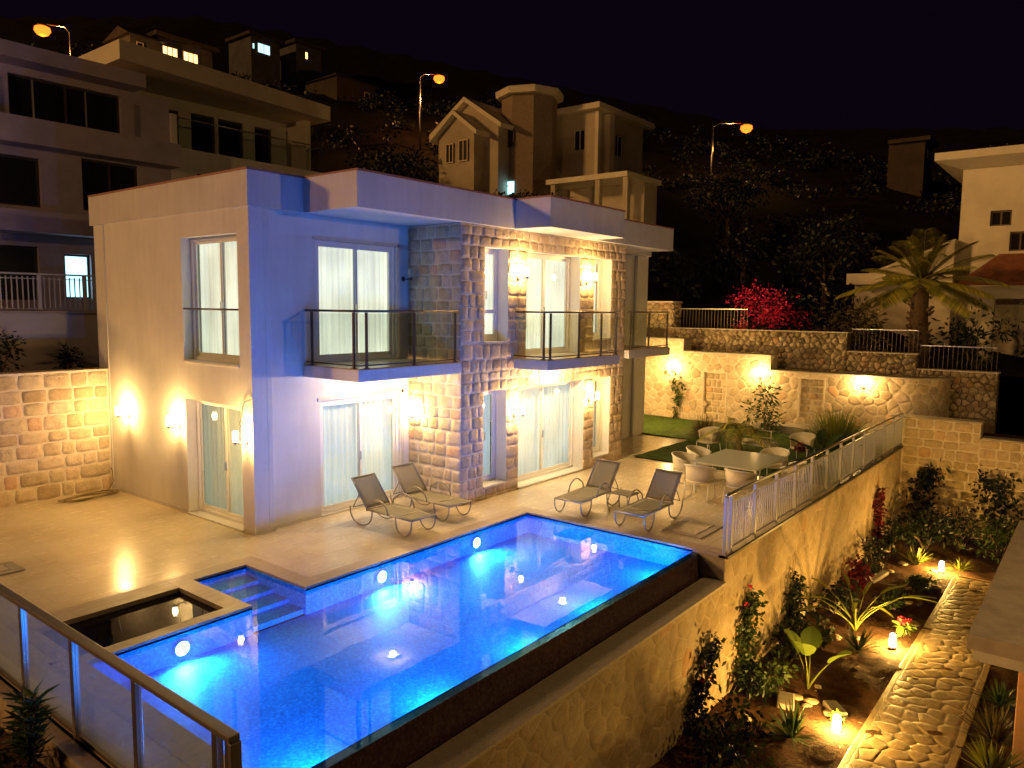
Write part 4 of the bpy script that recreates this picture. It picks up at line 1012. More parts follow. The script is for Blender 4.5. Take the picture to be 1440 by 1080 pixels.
rosette('spiky_plant', 'small dark feathery plant beneath the shelter edge', 'plant', (7.4, -10.95, GZ), 120, .5, .03, 'leaf', .2, 1.5, .2)
for x, y, a, b, c, lb in ((5.4, -7.5, .8, .35, .22, 'low leafy groundcover under the second climbing shrub'), (9.9, -7.55, .9, .4, .3, 'dark leafy mound behind the lily plant'), (13.4, -7.5, .8, .4, .4, 'dark leafy mound behind the long stone edging'), (11.2, -8.5, .7, .35, .16, 'thin low groundcover right of the pink flowers'), (12.8, -8.7, .6, .3, .18, 'low tuft of foliage halfway to the far garden lamp'), (17.3, -9.0, .7, .6, .5, 'leafy shrub just beyond the far end of the path'), (15.6, -7.5, .6, .35, .4, 'dark shrub beside the red tinted climber')):
    bush('shrub', lb, 'shrub', (x, y, GZ), (a, b, c), 420, .11, .055, 'leaf' if c < .3 else 'leafdark')
t = empty('flowering_plant', 'small plant with pink flower clusters behind the middle garden lamp', 'plant', (9.35, -9.0, GZ))
mb = MB(); blob(mb, (0, 0, .16), (.17, .17, .16), 60, .16, .06); mb.build('foliage', M['leafbright'], t, recalc=None)
mb = MB(); blob(mb, (.0, 0, .38), (.15, .14, .06), 200, .045, .04, 7); mb.build('flower', M['pink'], t, recalc=None)
bush('small_plant', 'small bright green plant right behind the near garden lamp', 'plant', (5.05, -8.82, GZ), (.16, .16, .1), 60, .1, .05, 'leafbright', stems=2)
for x, y, rz, sx, sy, lb in ((5.15, -8.0, .3, .26, .14, 'flat pale stone block lying on the soil below the banana leaves'), (5.4, -8.75, .7, .22, .12, 'flat pale slab half buried beside the near garden lamp'), (12.9, -7.75, -.1, .55, .09, 'long pale stone edging on the soil before the red shrub')):
    mb = MB(); mb.box(-sx, -sy, -.04, sx, sy, .06); o = mb.build('stone_block', M['concrete'], None, bevel=.02); o.location = (x, y, GZ+.03); o.rotation_euler = (.04, .03, rz); tag(o, lb, 'stone')
for k in range(34):
    x = random.uniform(2.5, 16); y = random.uniform(-9.1, -7.3); r = random.uniform(.04, .11); mb = MB()
    mb.lathe((0, 0, 0), [(r*.6, -r*.4), (r, 0), (r*.85, r*.35), (r*.35, r*.55)], 7); mb.v = [tuple(c*random.uniform(.85, 1.15) for c in v) for v in mb.v]
    if k == 0: first = mb.build('rock', M['rubble'], None)
    o = first if k == 0 else first.copy()
    if k: col.objects.link(o)
    o.location = (x, y, gh(x, y)+.01); o.scale = (1, random.uniform(.7, 1.2), random.uniform(.6, 1)); s_ = random.uniform(.6, 1.5); o.scale = [a*s_ for a in o.scale]; o.rotation_euler = (0, 0, random.uniform(0, 6)); tag(o, 'small rough stone lying on the soil bed', 'stone', 'loose stones on the soil bed')
# shelter slab at the right edge
t = empty('garden_shelter', 'pale concrete flat roofed shelter with square roof opening at the right picture edge', 'shelter')
mb = MB(lambda u, n, z: (u, z, n)); mb.panel(4.85, 12.7, -16, -10.66, -.5, -.72, [(7.0, 10.2, -15, -11.35)]); mb.build('roof', M['concrete'], t, bevel=.01)
mb = MB(); mb.box(4.95, -15.9, -1.15, 12.6, -10.76, -.722) if False else None
mb = MB(lambda u, n, z: (u, z, n)); mb.panel(4.93, 12.62, -15.9, -10.74, -.722, -.9, [(6.9, 10.3, -15.2, -11.2)]); mb.build('beam', M['plaster_dull'], t)
for x, y in ((5.5, -11.45), (12.3, -11.45)): mb = MB(); mb.box(x-.17, y-.17, GZ-.1, x+.17, y+.17, -.902); mb.build('pillar', simple('terracotta_render', (.5, .27, .14), .85, noise=.1, bump=.2), t, bevel=.01)
mb = MB(); mb.box(6.6, -15.4, -1.02, 10.6, -11.0, -.98); mb.build('opening_dark_sheet', M['black'], t)  # black sheet standing in for the dark below the roof opening

# near left planting bed
tag((lambda mb: (mb.box(-14, -7.06, -2.7, -5.021, 5.58, -.35), mb.build('planting_bed', M['soil'], None))[1])(MB()), kind='structure')
def spray(name, label, loc, h, r, n, mat, L=.16):
    t = empty(name, label, 'shrub', loc); s = MB(); f = MB()
    for k in range(6):
        a = random.uniform(0, 6.3); rr = r*random.random(); top = (rr*math.cos(a), rr*math.sin(a), h*random.uniform(.7, 1))
        s.tube([(0, 0, -.1), (top[0]*.4, top[1]*.4, top[2]*.6), top], [.02, .013, .007], 5)
        for _ in range(n//6):
            q = random.uniform(.35, 1); p = Vector((top[0]*q, top[1]*q, top[2]*q)); b = random.uniform(0, 6.3)
            leaf(f, p, (math.cos(b), math.sin(b), random.uniform(.2, 1.3)), L*random.uniform(.6, 1.2), .03, bend=.1)
    s.build('stem', M['bark'], t); f.build('foliage', M[mat], t, recalc=None)
spray('upright_shrub', 'upright narrow leaved shrub against the clouded glass railing', (-5.22, -4.35, -.35), 1.0, .22, 330, 'leaf', .2)
bush('shrub', 'dark mound of low foliage below the glass railing in the bottom left corner', 'shrub', (-5.5, -5.4, -.4), (.42, .7, .3), 900, .10, .03, 'leafdark')
bush('shrub', 'dark foliage at the left edge below the glass railing', 'shrub', (-5.6, -3.9, -.4), (.45, .8, .28), 900, .10, .03, 'leafdark')
bush('shrub', 'dark foliage behind the first railing post at the left edge', 'shrub', (-5.45, -2.2, -.4), (.35, .8, .3), 500, .10, .03, 'leafdark')

# ================================================================== BACKGROUND
random.seed(5)
def dep(x, y): return .782*(x+7.75)+.615*(y+12)
def hh(x, y):
    d = dep(x, y); r = .619*(x+7.75)-.785*(y+12)
    s = .43-.0022*max(-40, min(40, r+5))
    b = 2.2+s*max(0, d-29)
    if d > 110: b = 2.2+s*81+(d-110)*.12
    return b+.35*math.sin(x*.31+y*.17)*min(1, max(0, d-30)/10)+.25*math.sin(x*.9-y*.7)*min(1, max(0, d-30)/10)
mb = MB(); xs_ = [-60+2.2*i for i in range(0, 110)]; ys_ = [-90+2.2*i for i in range(0, 132)]
def outside(x, y): return (x > 20.2 and dep(x, y) > 18) or y > 8.3
gi = {}
def gv(x, y):
    if (x, y) not in gi:
        xx = max(x, 20.55) if y < 8.3 else x; yy = y
        gi[x, y] = mb.V((xx, yy, hh(xx, yy)))
    return gi[x, y]
mb.smooth = True
for i in range(len(xs_)-1):
    for j in range(len(ys_)-1):
        x, y = xs_[i], ys_[j]
        if outside(x+1.1, y+1.1): mb.F([gv(x, y), gv(xs_[i+1], y), gv(xs_[i+1], ys_[j+1]), gv(x, ys_[j+1])])
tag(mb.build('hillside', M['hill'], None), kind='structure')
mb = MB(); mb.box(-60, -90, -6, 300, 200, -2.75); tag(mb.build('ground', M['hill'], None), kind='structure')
mb = MB(); mb.box(19.75, -7, -.3, 20.39, 3.5, 1.95); mb.box(18.95, -20, -2.6, 20.54, -8.2, .38); mb.box(-40, 6.05, -.3, 12, 8.0, 2.45); mb.box(19.0, 3.51, -.3, 20.9, 12, 2.4)
tag(mb.build('bank_soil', M['soil'], None), kind='structure')

def facade_window(parent, T, u0, u1, z0, z1, mat='darkglass', frame='trimfar', mull=1, ins=.12):
    f = MB(T); w = .06
    f.box(u0+.003, ins, z0+.003, u0+w, ins+.06, z1-.003); f.box(u1-w, ins, z0+.003, u1-.003, ins+.06, z1-.003); f.box(u0+w, ins, z1-w, u1-w, ins+.06, z1-.003); f.box(u0+w, ins, z0+.003, u1-w, ins+.06, z0+w)
    for k in range(mull): u = u0+(u1-u0)*(k+1)/(mull+1); f.box(u-.03, ins+.001, z0+w, u+.03, ins+.059, z1-w)
    o = f.build('window', M[frame], parent); g = MB(T); g.poly([(u0+w, ins+.04, z0+w), (u1-w, ins+.04, z0+w), (u1-w, ins+.04, z1-w), (u0+w, ins+.04, z1-w)]); g.build('pane', M[mat], o); return o
# --- neighbour house on the left
nb = empty('apartment_house', 'large unlit three storey house with long balconies on the left above the balustrade', 'house')
F12 = front(12)
W = [(-5.6, -2.6, 4.3, 5.9), (-1.5, 1.05, 4.25, 5.75), (1.72, 2.45, 4.3, 5.6), (2.6, 3.4, 4.3, 5.6), (-4.5, -2.5, 6.9, 8.2), (-1.2, 1.2, 6.85, 8.2), (2.3, 3.97, 6.9, 8.4), (-5, -1, 9.2, 10.4), (.5, 3.5, 9.2, 10.4)]
mb = MB(F12); mb.panel(-7, 5.0, 2.4, 10.6, 0, .3, W); mb.build('wall', M['housefar2'], nb)
for q in W:
    facade_window(nb, F12, *q, frame='dimhouse', mat='lit_cool' if q[0] in (1.72, 2.6) else 'darkglass', mull=1 if q[1]-q[0] > 1 else 0)
mb = MB(); mb.box(-7, 11.3, 8.45, 4.98, 11.999, 9.15); b = mb.build('balcony', M['housefar2'], nb)
mb = MB(); mb.box(-7, 11.3, 6.1, 4.98, 11.999, 6.68); mb.build('balcony', M['housefar2'], nb)
for x in (-3.5, -1.2, -.15, .85, 2.2): p = MB(); p.box(x-.02, 11.32, 9.151, x+.02, 11.37, 10.15); p.build('post', M['steel'], b)
mb = MB(); mb.box(-7, 11.2, 10.601, 3.9, 16, 11.0); mb.build('roof', M['housefar2'], nb)
mb = MB(); mb.box(-7, 12.31, 2.4, 5, 20, 10.59); mb.build('wall', M['housefar2'], nb)
# right wing of the neighbour
wg = empty('neighbour_house', 'upper terrace house with deep white roof slab and glass railing above the villa roof', 'house')
mb = MB(F12); mb.panel(5.01, 11.1, 2.4, 9.2, -.0, .3, [(5.9, 7.3, 7.2, 8.55)]); mb.build('wall', M['plaster'], wg); facade_window(wg, F12, 5.9, 7.3, 7.2, 8.55)
mb = MB(); mb.box(5.01, 11.9, 9.201, 5.2, 12.5, 10.2); mb.box(10.8, 12.301, 2.4, 11.1, 20, 9.199); mb.box(5.2, 12.31, 9.0, 10.79, 14.19, 9.19); mb.build('wall', M['plaster'], wg)
W2 = [(5.6, 6.5, 9.2, 10.9), (6.97, 7.87, 9.2, 10.95), (8.02, 9.02, 9.2, 10.95), (9.53, 10.25, 9.2, 10.95)]
F14 = front(14.2); mb = MB(F14); mb.panel(4.5, 11.2, 9.2, 11.3, 0, .3, W2); mb.build('wall', M['plaster'], wg)
for q in W2: facade_window(wg, F14, *q, mull=0, frame='darkmetal')
mb = MB(); mb.box(10.95, 13.0, 9.2, 11.2, 14.19, 11.3); mb.build('column', M['trimfar'], wg)
mb = MB(); mb.prism([(3.2, 11.3), (11.0, 12.3), (11.7, 12.4), (11.7, 20), (3.2, 20)], 11.302, 11.85); mb.build('roof', M['trimfar'], wg)
mb = MB(); mb.tube([(5.2, 12.05, 10.15), (11.0, 12.05, 10.15), (11.0, 14.0, 10.15)], .022, 6); mb.build('handrail', M['steel'], wg)
mb = MB(); mb.box(5.21, 12.04, 9.22, 10.98, 12.05, 10.12); mb.box(10.99, 12.06, 9.22, 11.0, 14.0, 10.12); mb.build('glass_panel', M['glass'], wg)
# balustrade and plaster wall behind the left stone wall
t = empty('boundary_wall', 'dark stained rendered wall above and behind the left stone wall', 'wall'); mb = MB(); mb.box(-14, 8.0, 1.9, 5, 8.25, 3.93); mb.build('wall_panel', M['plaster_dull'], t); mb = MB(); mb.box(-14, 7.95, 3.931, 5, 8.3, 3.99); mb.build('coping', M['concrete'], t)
mb = MB(); mb.box(-14, 8.251, 2.4, 5, 11.99, 3.9); tag(mb.build('upper_terrace', M['concrete'], None), kind='structure')
t = empty('balustrade', 'pale upright bar balustrade on the rendered wall at the left edge', 'railing')
for k in range(12):
    x = .02-1.02*k if k else .62
    x = .62-1.03*k; p = MB(); p.box(x-.04, 8.08, 3.991, x+.04, 8.16, 4.84); p.build('post', M['railpaint'], t)
    q = MB()
    for j in range(1, 9): xx = x+1.03*j/9; q.box(xx-.012, 8.11, 4.05, xx+.012, 8.13, 4.80)
    q.box(x+.041, 8.10, 4.03, x+.989, 8.14, 4.05); q.box(x+.041, 8.10, 4.74, x+.989, 8.14, 4.76); q.build('bar_panel', M['railpaint'], t)
p = MB(); p.box(-12, 8.07, 4.841, 1.8, 8.17, 4.88); p.build('handrail', M['railpaint'], t)
bush('shrub', 'dark shrub against the rendered wall at the left edge', 'shrub', (-1.6, 7.4, 2.45), (.5, .4, .6), 380, .12, .05, 'leafdark')
bush('shrub', 'small dark plant on the rendered wall beside the villa corner', 'shrub', (.05, 7.6, 2.45), (.35, .25, .35), 200, .12, .05, 'leafdark')

# --- centre hill house
ch = empty('hill_house', 'dim hill house with twin gables, octagonal tower and box wing above the villa roof', 'house')
X26 = lambda x0: (lambda u, n, z: (x0+n, u, z))
T = X26(29.96); mb = MB(T); wi = [(12.55, 13.35, 13.25, 14.45)]; mb.panel(11.83, 15.5, 7, 15.35, 0, .25, wi); facade_window(ch, T, *wi[0]); mb.build('wall', M['housefar'], ch)
T2 = front(11.83); mb = MB(T2); mb.panel(30.22, 35.5, 7, 15.35, 0, .25, [(32.2, 33.2, 13.2, 14.5)]); mb.build('wall', M['housefar'], ch); facade_window(ch, T2, 32.2, 33.2, 13.2, 14.5)
mb = MB(); mb.box(30.9, 11.45, 7, 31.4, 11.829, 15.3); mb.box(29.9, 11.6, 7, 30.2, 11.829, 15.3); mb.build('pilaster', M['trimfar'], ch)
mb = MB(); mb.box(29.5, 11.3, 15.36, 36, 16, 15.68); mb.build('roof', M['trimfar'], ch, bevel=.02)
mb = MB(); mb.lathe((28.4, 15.35, 0), [(1.62, 6.8), (1.62, 16.1)], 8); mb.sm = [False]*len(mb.sm); tw = mb.build('tower', simple('tower_render', (.26, .19, .14), .85, noise=.2), ch)
mb = MB(); mb.lathe((28.4, 15.35, 0), [(1.95, 16.101), (2.0, 16.45), (1.7, 16.55)], 8); mb.sm = [False]*len(mb.sm); mb.build('tower_cap', M['trimfar'], tw)
for z0, z1, mt in ((13.2, 14.2, 'darkglass'), (10.6, 11.3, 'lit_cool')): g = MB(); g.box(26.75, 15.2, z0, 26.95, 15.6, z1); g.build('tower_window', M[mt], tw)
# big gable
def gable(x0, x1, yc, hw, zb, ze, za, ov=.35, wins=()):
    mb = MB(); pts = [(yc-hw, zb), (yc+hw, zb), (yc+hw, ze), (yc, za), (yc-hw, ze)]
    A = [mb.V((x0, y, z)) for y, z in pts]; B = [mb.V((x1, y, z)) for y, z in pts]; mb.F(A); mb.F(B[::-1])
    for k in range(5): mb.F([A[k], A[(k+1) % 5], B[(k+1) % 5], B[k]])
    mb.build('gable_wall', M['housefar'], ch)
    sl = (za-ze)/hw; r = MB()
    for s in (-1, 1):
        e = (yc+s*(hw+.45), ze-sl*.45+.02); 
        P = [(x0-ov, *e), (x0-ov, yc, za+.02), (x1, yc, za+.02), (x1, *e)]
        top = [(p[0], p[1], p[2]+.26) for p in P]; a = [r.V(p) for p in P]; b = [r.V(p) for p in top]; r.F(a); r.F(b[::-1])
        for k in range(4): r.F([a[k], b[k], b[(k+1) % 4], a[(k+1) % 4]])
    r.build('gable_roof', M['trimfar'], ch)
    for q in wins: facade_window(ch, X26(x0-.13), *q, ins=.04, frame='darkmetal')
gable(26, 31, 18.0, 2.3, 7, 14.35, 15.85)
gable(25.2, 26.5, 18.15, 1.35, 7, 14.0, 15.0, wins=[(18.3, 18.9, 12.4, 13.5), (17.2, 17.9, 12.4, 13.6)])
mb = MB(); mb.box(26.3, 7.6, 10.8, 30, 12.6, 11.06); mb.build('porch_roof', M['trimfar'], ch)
for y in (7.75, 9.4, 12.2): mb = MB(); mb.box(26.4, y-.14, 6.5, 26.7, y+.14, 10.799); mb.build('porch_column', M['housefar'], ch)
mb = MB(); mb.box(28.5, 7.8, 6.5, 29.9, 12.5, 10.79); mb.build('wall', M['housefar'], ch)
# --- small far houses
def farhouse(name, label, x0, y0, z0, x1, y1, z1, wins, gabled=False, mat='dimgrey'):
    t = empty(name, label, 'house'); T = front(y0); mb = MB(); mb.box(x0, y0, z0, x1, y1, z1); mb.build('wall', M[mat], t)
    mb = MB()
    if gabled:
        xm = (x0+x1)/2; a = [mb.V(p) for p in ((x0-.3, y0-.3, z1), (x1+.3, y0-.3, z1), (x1+.3, y1, z1), (x0-.3, y1, z1), (xm-1, y0+2, z1+1.0), (xm+1, y0+2, z1+1.0))]
        for f in ((0, 1, 5, 4), (1, 2, 5), (2, 3, 4, 5), (3, 0, 4), (3, 2, 1, 0)): mb.F([a[i] for i in f])
    else: mb.box(x0-.4, y0-.4, z1+.001, x1+.4, y1, z1+.3)
    mb.build('roof', M['dimhouse'], t)
    for u0, u1, a, b, mt, ml in wins: facade_window(t, front(y0-.13), u0, u1, a, b, mat=mt, mull=ml, ins=.04)
    return t
farhouse('hill_house', 'hill house with two warm lit windows behind the white roof slab', 21.4, 44, 19, 25.6, 49, 23.5, [(21.6, 22.8, 21.9, 23.0, 'lit_warm', 2), (23.2, 24.4, 22.0, 23.0, 'lit_warm', 2)])
farhouse('hill_house', 'small pale gabled annex left of the two warm lit windows', 19.0, 43.3, 19, 21.2, 47, 22.9, [(19.4, 19.9, 21.8, 22.5, 'darkglass', 0)], True)
farhouse('hill_house', 'small far house with one bluish lit window high on the hill', 38.2, 58, 26, 41.6, 62, 31.1, [(38.9, 40.4, 29.6, 30.6, 'lit_cool', 1), (37.4+.9, 38.6, 29.8, 30.4, 'lit_cool', 0)], False)
farhouse('hill_house', 'far pale house with a single narrow yellow window near the hilltop', 43.6, 58, 26, 46.9, 62, 31.8, [(44.7, 45.1, 30.4, 31.2, 'lit_warm', 0)], False)
farhouse('hill_house', 'very dim house right of the hilltop window, almost lost in the dark', 42.5, 50, 22, 47.5, 55, 26.8, [(46.0, 46.7, 25.0, 26.0, 'darkglass', 0)], True, 'dimhouse')
farhouse('hill_house', 'very dim far house at the right beyond the third street lamp', 59.6, .4, 10, 62.5, 3, 17.4, [(60.4, 60.9, 16.2, 16.8, 'darkglass', 0)], False, 'dimhouse')
# --- right building
rb = empty('neighbour_house', 'yellow lit house with wide eaves and small dark window at the right edge', 'house')
TR = X26(28); Tr = lambda u, n, z: (28+n, -u, z)
mb = MB(Tr); RW = [(7.9, 8.62, 7.6, 8.2), (8.6, 9.3, 6.6, 7.35), (10, 11.2, 7.2, 8.4)]; mb.panel(6.86, 16, 2.4, 9.9, 0, .3, RW); mb.build('wall', M['trimfar'], rb)
mb = MB(); mb.box(28.301, -7.16, 2.4, 36, -6.86, 9.9); mb.build('wall', M['trimfar'], rb)
for q in RW: facade_window(rb, Tr, *q, frame='darkmetal', mull=1)
mb = MB(); lo = [(27.9, -6.8), (36, -6.8), (36, -16), (27.9, -16)]; hi = [(27.1, -5.95), (36.5, -5.95), (36.5, -16.5), (27.1, -16.5)]
a = [mb.V((*p, 9.901)) for p in lo]; b = [mb.V((*p, 10.2)) for p in hi]; c = [mb.V((*p, 10.5)) for p in hi]
mb.F(a)
for A, B in ((a, b), (b, c)):
    for k in range(4): mb.F([A[k], A[(k+1) % 4], B[(k+1) % 4], B[k]])
mb.F(c[::-1]); mb.build('roof', M['trimfar'], rb)
# lower wing with sloping parapet
mb = MB(); A = [mb.V(p) for p in ((27.2, -6.85, 2.4), (27.2, -3.2, 2.4), (27.2, -3.2, 5.6), (27.2, -6.85, 7.1))]; B = [mb.V(p) for p in ((31, -6.85, 2.4), (31, -3.2, 2.4), (31, -3.2, 5.6), (31, -6.85, 7.1))]
mb.F(A); mb.F(B[::-1])
for k in range(4): mb.F([A[k], A[(k+1) % 4], B[(k+1) % 4], B[k]])
mb.build('side_wing', M['trimfar'], rb)
mb = MB(); mb.box(26.2, -4.6, 5.3, 27.1, -3.1, 5.75); mb.build('balcony', M['trimfar'], rb)
mb = MB(); mb.box(26.1, -12, 4.72, 26.5, -7.0, 5.2); mb.build('porch_beam', M['trimfar'], rb)
for y in (-8.25, -11.5): mb = MB(); mb.box(26.12, y-.2, 2.2, 26.48, y+.2, 4.719); mb.build('porch_column', M['trimfar'], rb)
mb = MB(); a = [mb.V(p) for p in ((26.0, -12, 5.22), (26.0, -7.2, 5.22), (27.99, -8.3, 6.4), (27.99, -12, 6.4), (26.0, -12, 5.32), (26.0, -7.2, 5.32), (27.99, -8.3, 6.5), (27.99, -12, 6.5))]
for f in ((0, 1, 2, 3), (7, 6, 5, 4), (0, 4, 5, 1), (1, 5, 6, 2), (2, 6, 7, 3), (3, 7, 4, 0)): mb.F([a[i] for i in f])
mb.build('tiled_porch_roof', M['rooftile'], rb)
# fan palm
t = empty('fan_palm', 'large fan palm lit yellow green before the house at the right', 'palm', (22.6, -6.6, 2.2))
mb = MB(); mb.tube([(0, 0, -.3), (.05, 0, .8), (0, .05, 1.9), (0, 0, 3.1)], [.36, .32, .30, .24], 12)
for k in range(60):
    z = .2+2.8*random.random(); a = random.uniform(0, 6.3); mb.tube([(.26*math.cos(a), .26*math.sin(a), z), (.44*math.cos(a), .44*math.sin(a), z+.16)], [.07, .03], 5)
mb.build('trunk', M['bark'], t)
f = MB(); st = MB()
for k in range(34):
    a = 2.4*k+random.uniform(-.2, .2); e = 1.4-1.6*(k/34); L = random.uniform(2.1, 2.7)
    pinnate(f, (0, 0, 3.05), a, e, L, 44, .66, .07, .22+.12*random.random())
    st.tube([(0, 0, 2.9), (math.cos(a)*math.cos(e)*.5, math.sin(a)*math.cos(e)*.5, 3.05+math.sin(e)*.5)], [.05, .03], 5)
st.build('petiole', M['leafyel'], t); f.build('crown', M['palm'], t, recalc=None)
# bougainvillea, dry shrubs
bush('bougainvillea', 'magenta flowering bougainvillea spilling over the rubble wall', 'shrub', (22.1, -1.2, 2.5), (1.2, 1.8, 1.15), 700, .16, .09, 'leafdark', stems=8)
t = empty('bougainvillea_blossom', 'bright magenta blossom mass of the bougainvillea above the wall', 'blossom', (21.7, -1.15, 3.4)); mb = MB(); blob(mb, (0, 0, .75), (.9, 1.25, 1.0), 1500, .10, .08, 26); blob(mb, (.3, -1.2, .6), (.6, .9, .7), 160, .09, .07, 8); blob(mb, (-.6, .35, -.1), (.25, .5, .45), 260, .09, .07, 5); mb.build('flower', M['magenta'], t, recalc=None)
for x, y, r, lb, mt in ((22.6, -3.3, (1.2, 1.4, 1.45), 'dry brown green shrub right of the bougainvillea', 'dryshrub'), (22.3, -4.9, (1.0, 1.2, 1.2), 'tangled pale twigged shrub left of the fan palm', 'dryshrub'), (23.5, .8, (1.3, 1.3, .7), 'low dark shrub left of the bougainvillea behind the fence', 'leafdark'), (23.6, -8.3, (1.2, 1.3, 1.1), 'dark shrub right of the fan palm trunk', 'leafdark'), (24, -10.5, (1.3, 1.4, 1.3), 'dark shrub under the porch at the right edge', 'leafdark'), (22, -11.5, (1.2, 1.6, .9), 'dark shrub mass at the right edge beyond the garden wall', 'leafdark')):
    bush('shrub', lb, 'shrub', (x, y, 2.2), r, 520, .22, .09, mt, stems=10)
# thin metal fences on the rubble wall
def fence(label, y0, y1, z, x=20.8):
    t = empty('metal_fence', label, 'fence'); p = MB(); n = int(abs(y1-y0)/.13)
    for k in range(n+1): y = y0+(y1-y0)*k/n; p.box(x-.008, y-.008, z, x+.008, y+.008, z+.75)
    p.build('bars', M['darkmetal'], t); p = MB(); p.box(x-.012, min(y0, y1), z+.751, x+.012, max(y0, y1), z+.78); p.build('top_rail', M['steel'], t)
fence('thin dark metal fence on the rubble wall beside the stone pillar', 1.9, -1.0, 3.45); fence('thin dark metal fence on the middle step of the rubble wall', -4.8, -6.9, 2.8); fence('thin dark metal fence on the lowest step of the rubble wall', -7.0, -9.2, 2.31)

# trees
def tree(label, x, y, h, r, mat='leafdark', n=1700, group=None):
    z = hh(x, y); t = empty('tree', label, 'tree', (x, y, z), 0, group); s = MB(); s.tube([(0, 0, -.3), (.1, 0, h*.3), (0, .1, h*.55)], [.16, .12, .07], 7)
    f = MB(); cs = blob(f, (0, 0, h*.62), (r, r, h*.38), n, .22, .13, 18)
    for c, a, b in cs[:9]: s.tube([(.05, 0, h*.3), (c.x*.5, c.y*.5, (h*.35+c.z)/2), tuple(c)], [.08, .05, .02], 5)
    s.build('trunk', M['bark'], t); f.build('crown', M['hilltree'], t, recalc=None)
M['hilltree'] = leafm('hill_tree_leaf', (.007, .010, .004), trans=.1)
for q in (('dark tree above the villa roof left of the twin gable house', 21.5, 19.5, 4.2, 2.0), ('broad dark tree directly below the second street lamp pole', 24.5, 22.0, 4.0, 2.6, 'olive'), ('dark tree before the porch of the hill house', 23.0, 11.0, 3.6, 1.9), ('dark tree at the foot of the tower', 24.8, 14.3, 3.2, 1.6),
          ('dark tree right of the hill house box wing', 34.0, 5.5, 4.5, 2.6), ('lonely dark tree in the middle of the dark slope right of centre', 33.0, -.5, 3.0, 1.9, 'leafdark'), ('dark tree behind the fan palm', 27.0, -2.0, 4.2, 2.0), ('dark tree on the slope above the bougainvillea', 29, 2.5, 2.6, 1.6), ('dark tree right of the white roof slab end', 17.5, 19.0, 3.6, 1.6)):
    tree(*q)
mb = MB(); 
for k in range(300):
    for _ in range(50):
        x = random.uniform(12, 90); y = random.uniform(-35, 80); d = dep(x, y)
        if 31 < d < 85 and abs(.619*(x+7.75)-.785*(y+12)) < d*.75 and not (24 < x < 37 and 7 < y < 21) and not (x < 27.5 and y < 9 and d < 33) and not (26.5 < x < 37 and -17 < y < -3) and not (19 < x < 27 and 43 < y < 50) and y > -30: break
    blob(mb, (x, y, hh(x, y)+.5), (random.uniform(.8, 2), random.uniform(.8, 2), random.uniform(.5, 1.2)), 80, .28, .2, 4)
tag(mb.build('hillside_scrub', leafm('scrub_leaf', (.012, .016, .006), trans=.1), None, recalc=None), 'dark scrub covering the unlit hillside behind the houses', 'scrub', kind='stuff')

# street lamps
def street(label, x, y, zl, arm, power, c=(1, .42, .09)):
    zg = hh(x, y) if outside(x, y) else GZ; t = empty('street_lamp', label, 'street lamp', (x, y, zg), 0, 'sodium street lamps'); H = zl-zg
    p = MB(); p.tube([(arm[0], arm[1], -.4), (arm[0], arm[1], H*.5), (arm[0], arm[1], H-.15)], [.09, .075, .055], 8); p.tube([(arm[0], arm[1], H-.2), (arm[0]*.8, arm[1]*.8, H+.12), (0, 0, H+.16)], .04, 6); p.build('pole', M['steel'], t)
    p = MB(); p.lathe((0, 0, H), [(.1, .2), (.26, .14), (.28, .03), (.24, .03)], 14); p.build('lamp_head', M['darkmetal'], t)
    p = MB(); p.lathe((0, 0, H), [(.1, -.55), (.32, -.46), (.46, -.25), (.42, -.05), (.25, .02)], 16); p.build('bulb', M['sodium'], t)
    point((x, y, zl-.72), power, c, .15)
street('orange street lamp shining above the dark house in the upper left corner', 12.2, 40.2, 20.8, (1.2, -.9), 600)
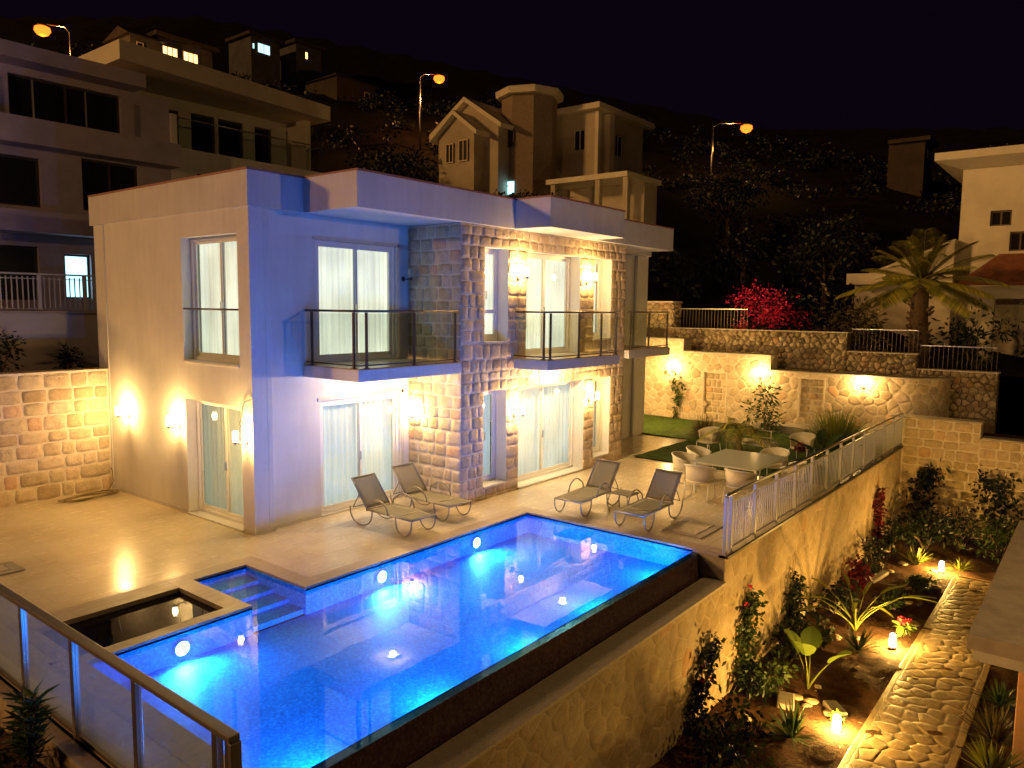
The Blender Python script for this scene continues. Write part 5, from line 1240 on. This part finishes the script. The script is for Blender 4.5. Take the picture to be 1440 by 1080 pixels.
street('orange street lamp on a tall pole above the twin gables', 38.9, 32.6, 22.9, (-1.0, 1.2), 500)
street('small yellow orange street lamp far right on the dark hillside', 50.1, 11.0, 18.2, (-1.6, 2.0), 150, (1, .5, .12))

street('unseen street lamp added on the lane outside the picture, left of the villa', -20, 3.2, 9.5, (-1.2, 0), 850, (1, .50, .19))  # unseen, added as fill for the neighbour's dark front
street('street lamp on the road outside the picture, beyond the garden shelter', 7, -19.0, 7.5, (0, -1.2), 420, (1, .60, .17))
# ================================================================== LIGHT, WORLD, CAMERA
w = bpy.data.worlds.new('World'); sc.world = w; w.use_nodes = True; nt = w.node_tree; bg = nt.nodes['Background']
bg.inputs[0].default_value = (.0009, .0004, .0013, 1); bg.inputs[1].default_value = 1
s = bpy.data.lights.new('street_glow', 'SUN'); s.energy = .34; s.angle = R(5); s.color = (1, .50, .14)  # orange sun lamp standing in for distant street light
so = bpy.data.objects.new('street_glow', s); so.rotation_euler = Vector((1.6, -1, -.44)).to_track_quat('-Z', 'Y').to_euler(); col.objects.link(so)

cam = bpy.data.cameras.new('camera'); co = bpy.data.objects.new('camera', cam); col.objects.link(co); sc.camera = co
Rt, Up, Fw = Vector((.619, -.7853, .0109)), Vector((.0722, .0708, .9949)), Vector((.7821, .615, -.1005))
m = Matrix((( Rt.x, Up.x, -Fw.x), (Rt.y, Up.y, -Fw.y), (Rt.z, Up.z, -Fw.z))).to_4x4(); m.translation = (-7.7457, -12.0041, 4.2)
co.matrix_world = m; cam.sensor_width = 36; cam.lens = 36*1068.53/1440; cam.clip_end = 1000; cam.clip_start = .05
sc.render.engine = 'CYCLES'; cy = sc.cycles
cy.use_denoising = True; cy.max_bounces = 7; cy.diffuse_bounces = 3; cy.glossy_bounces = 3; cy.transparent_max_bounces = 16; cy.transmission_bounces = 4
cy.sample_clamp_indirect = 4; cy.caustics_reflective = False; cy.caustics_refractive = False
vs = sc.view_settings; vs.view_transform = 'Standard'; vs.look = 'None'; vs.gamma = 1; vs.exposure = 1.6
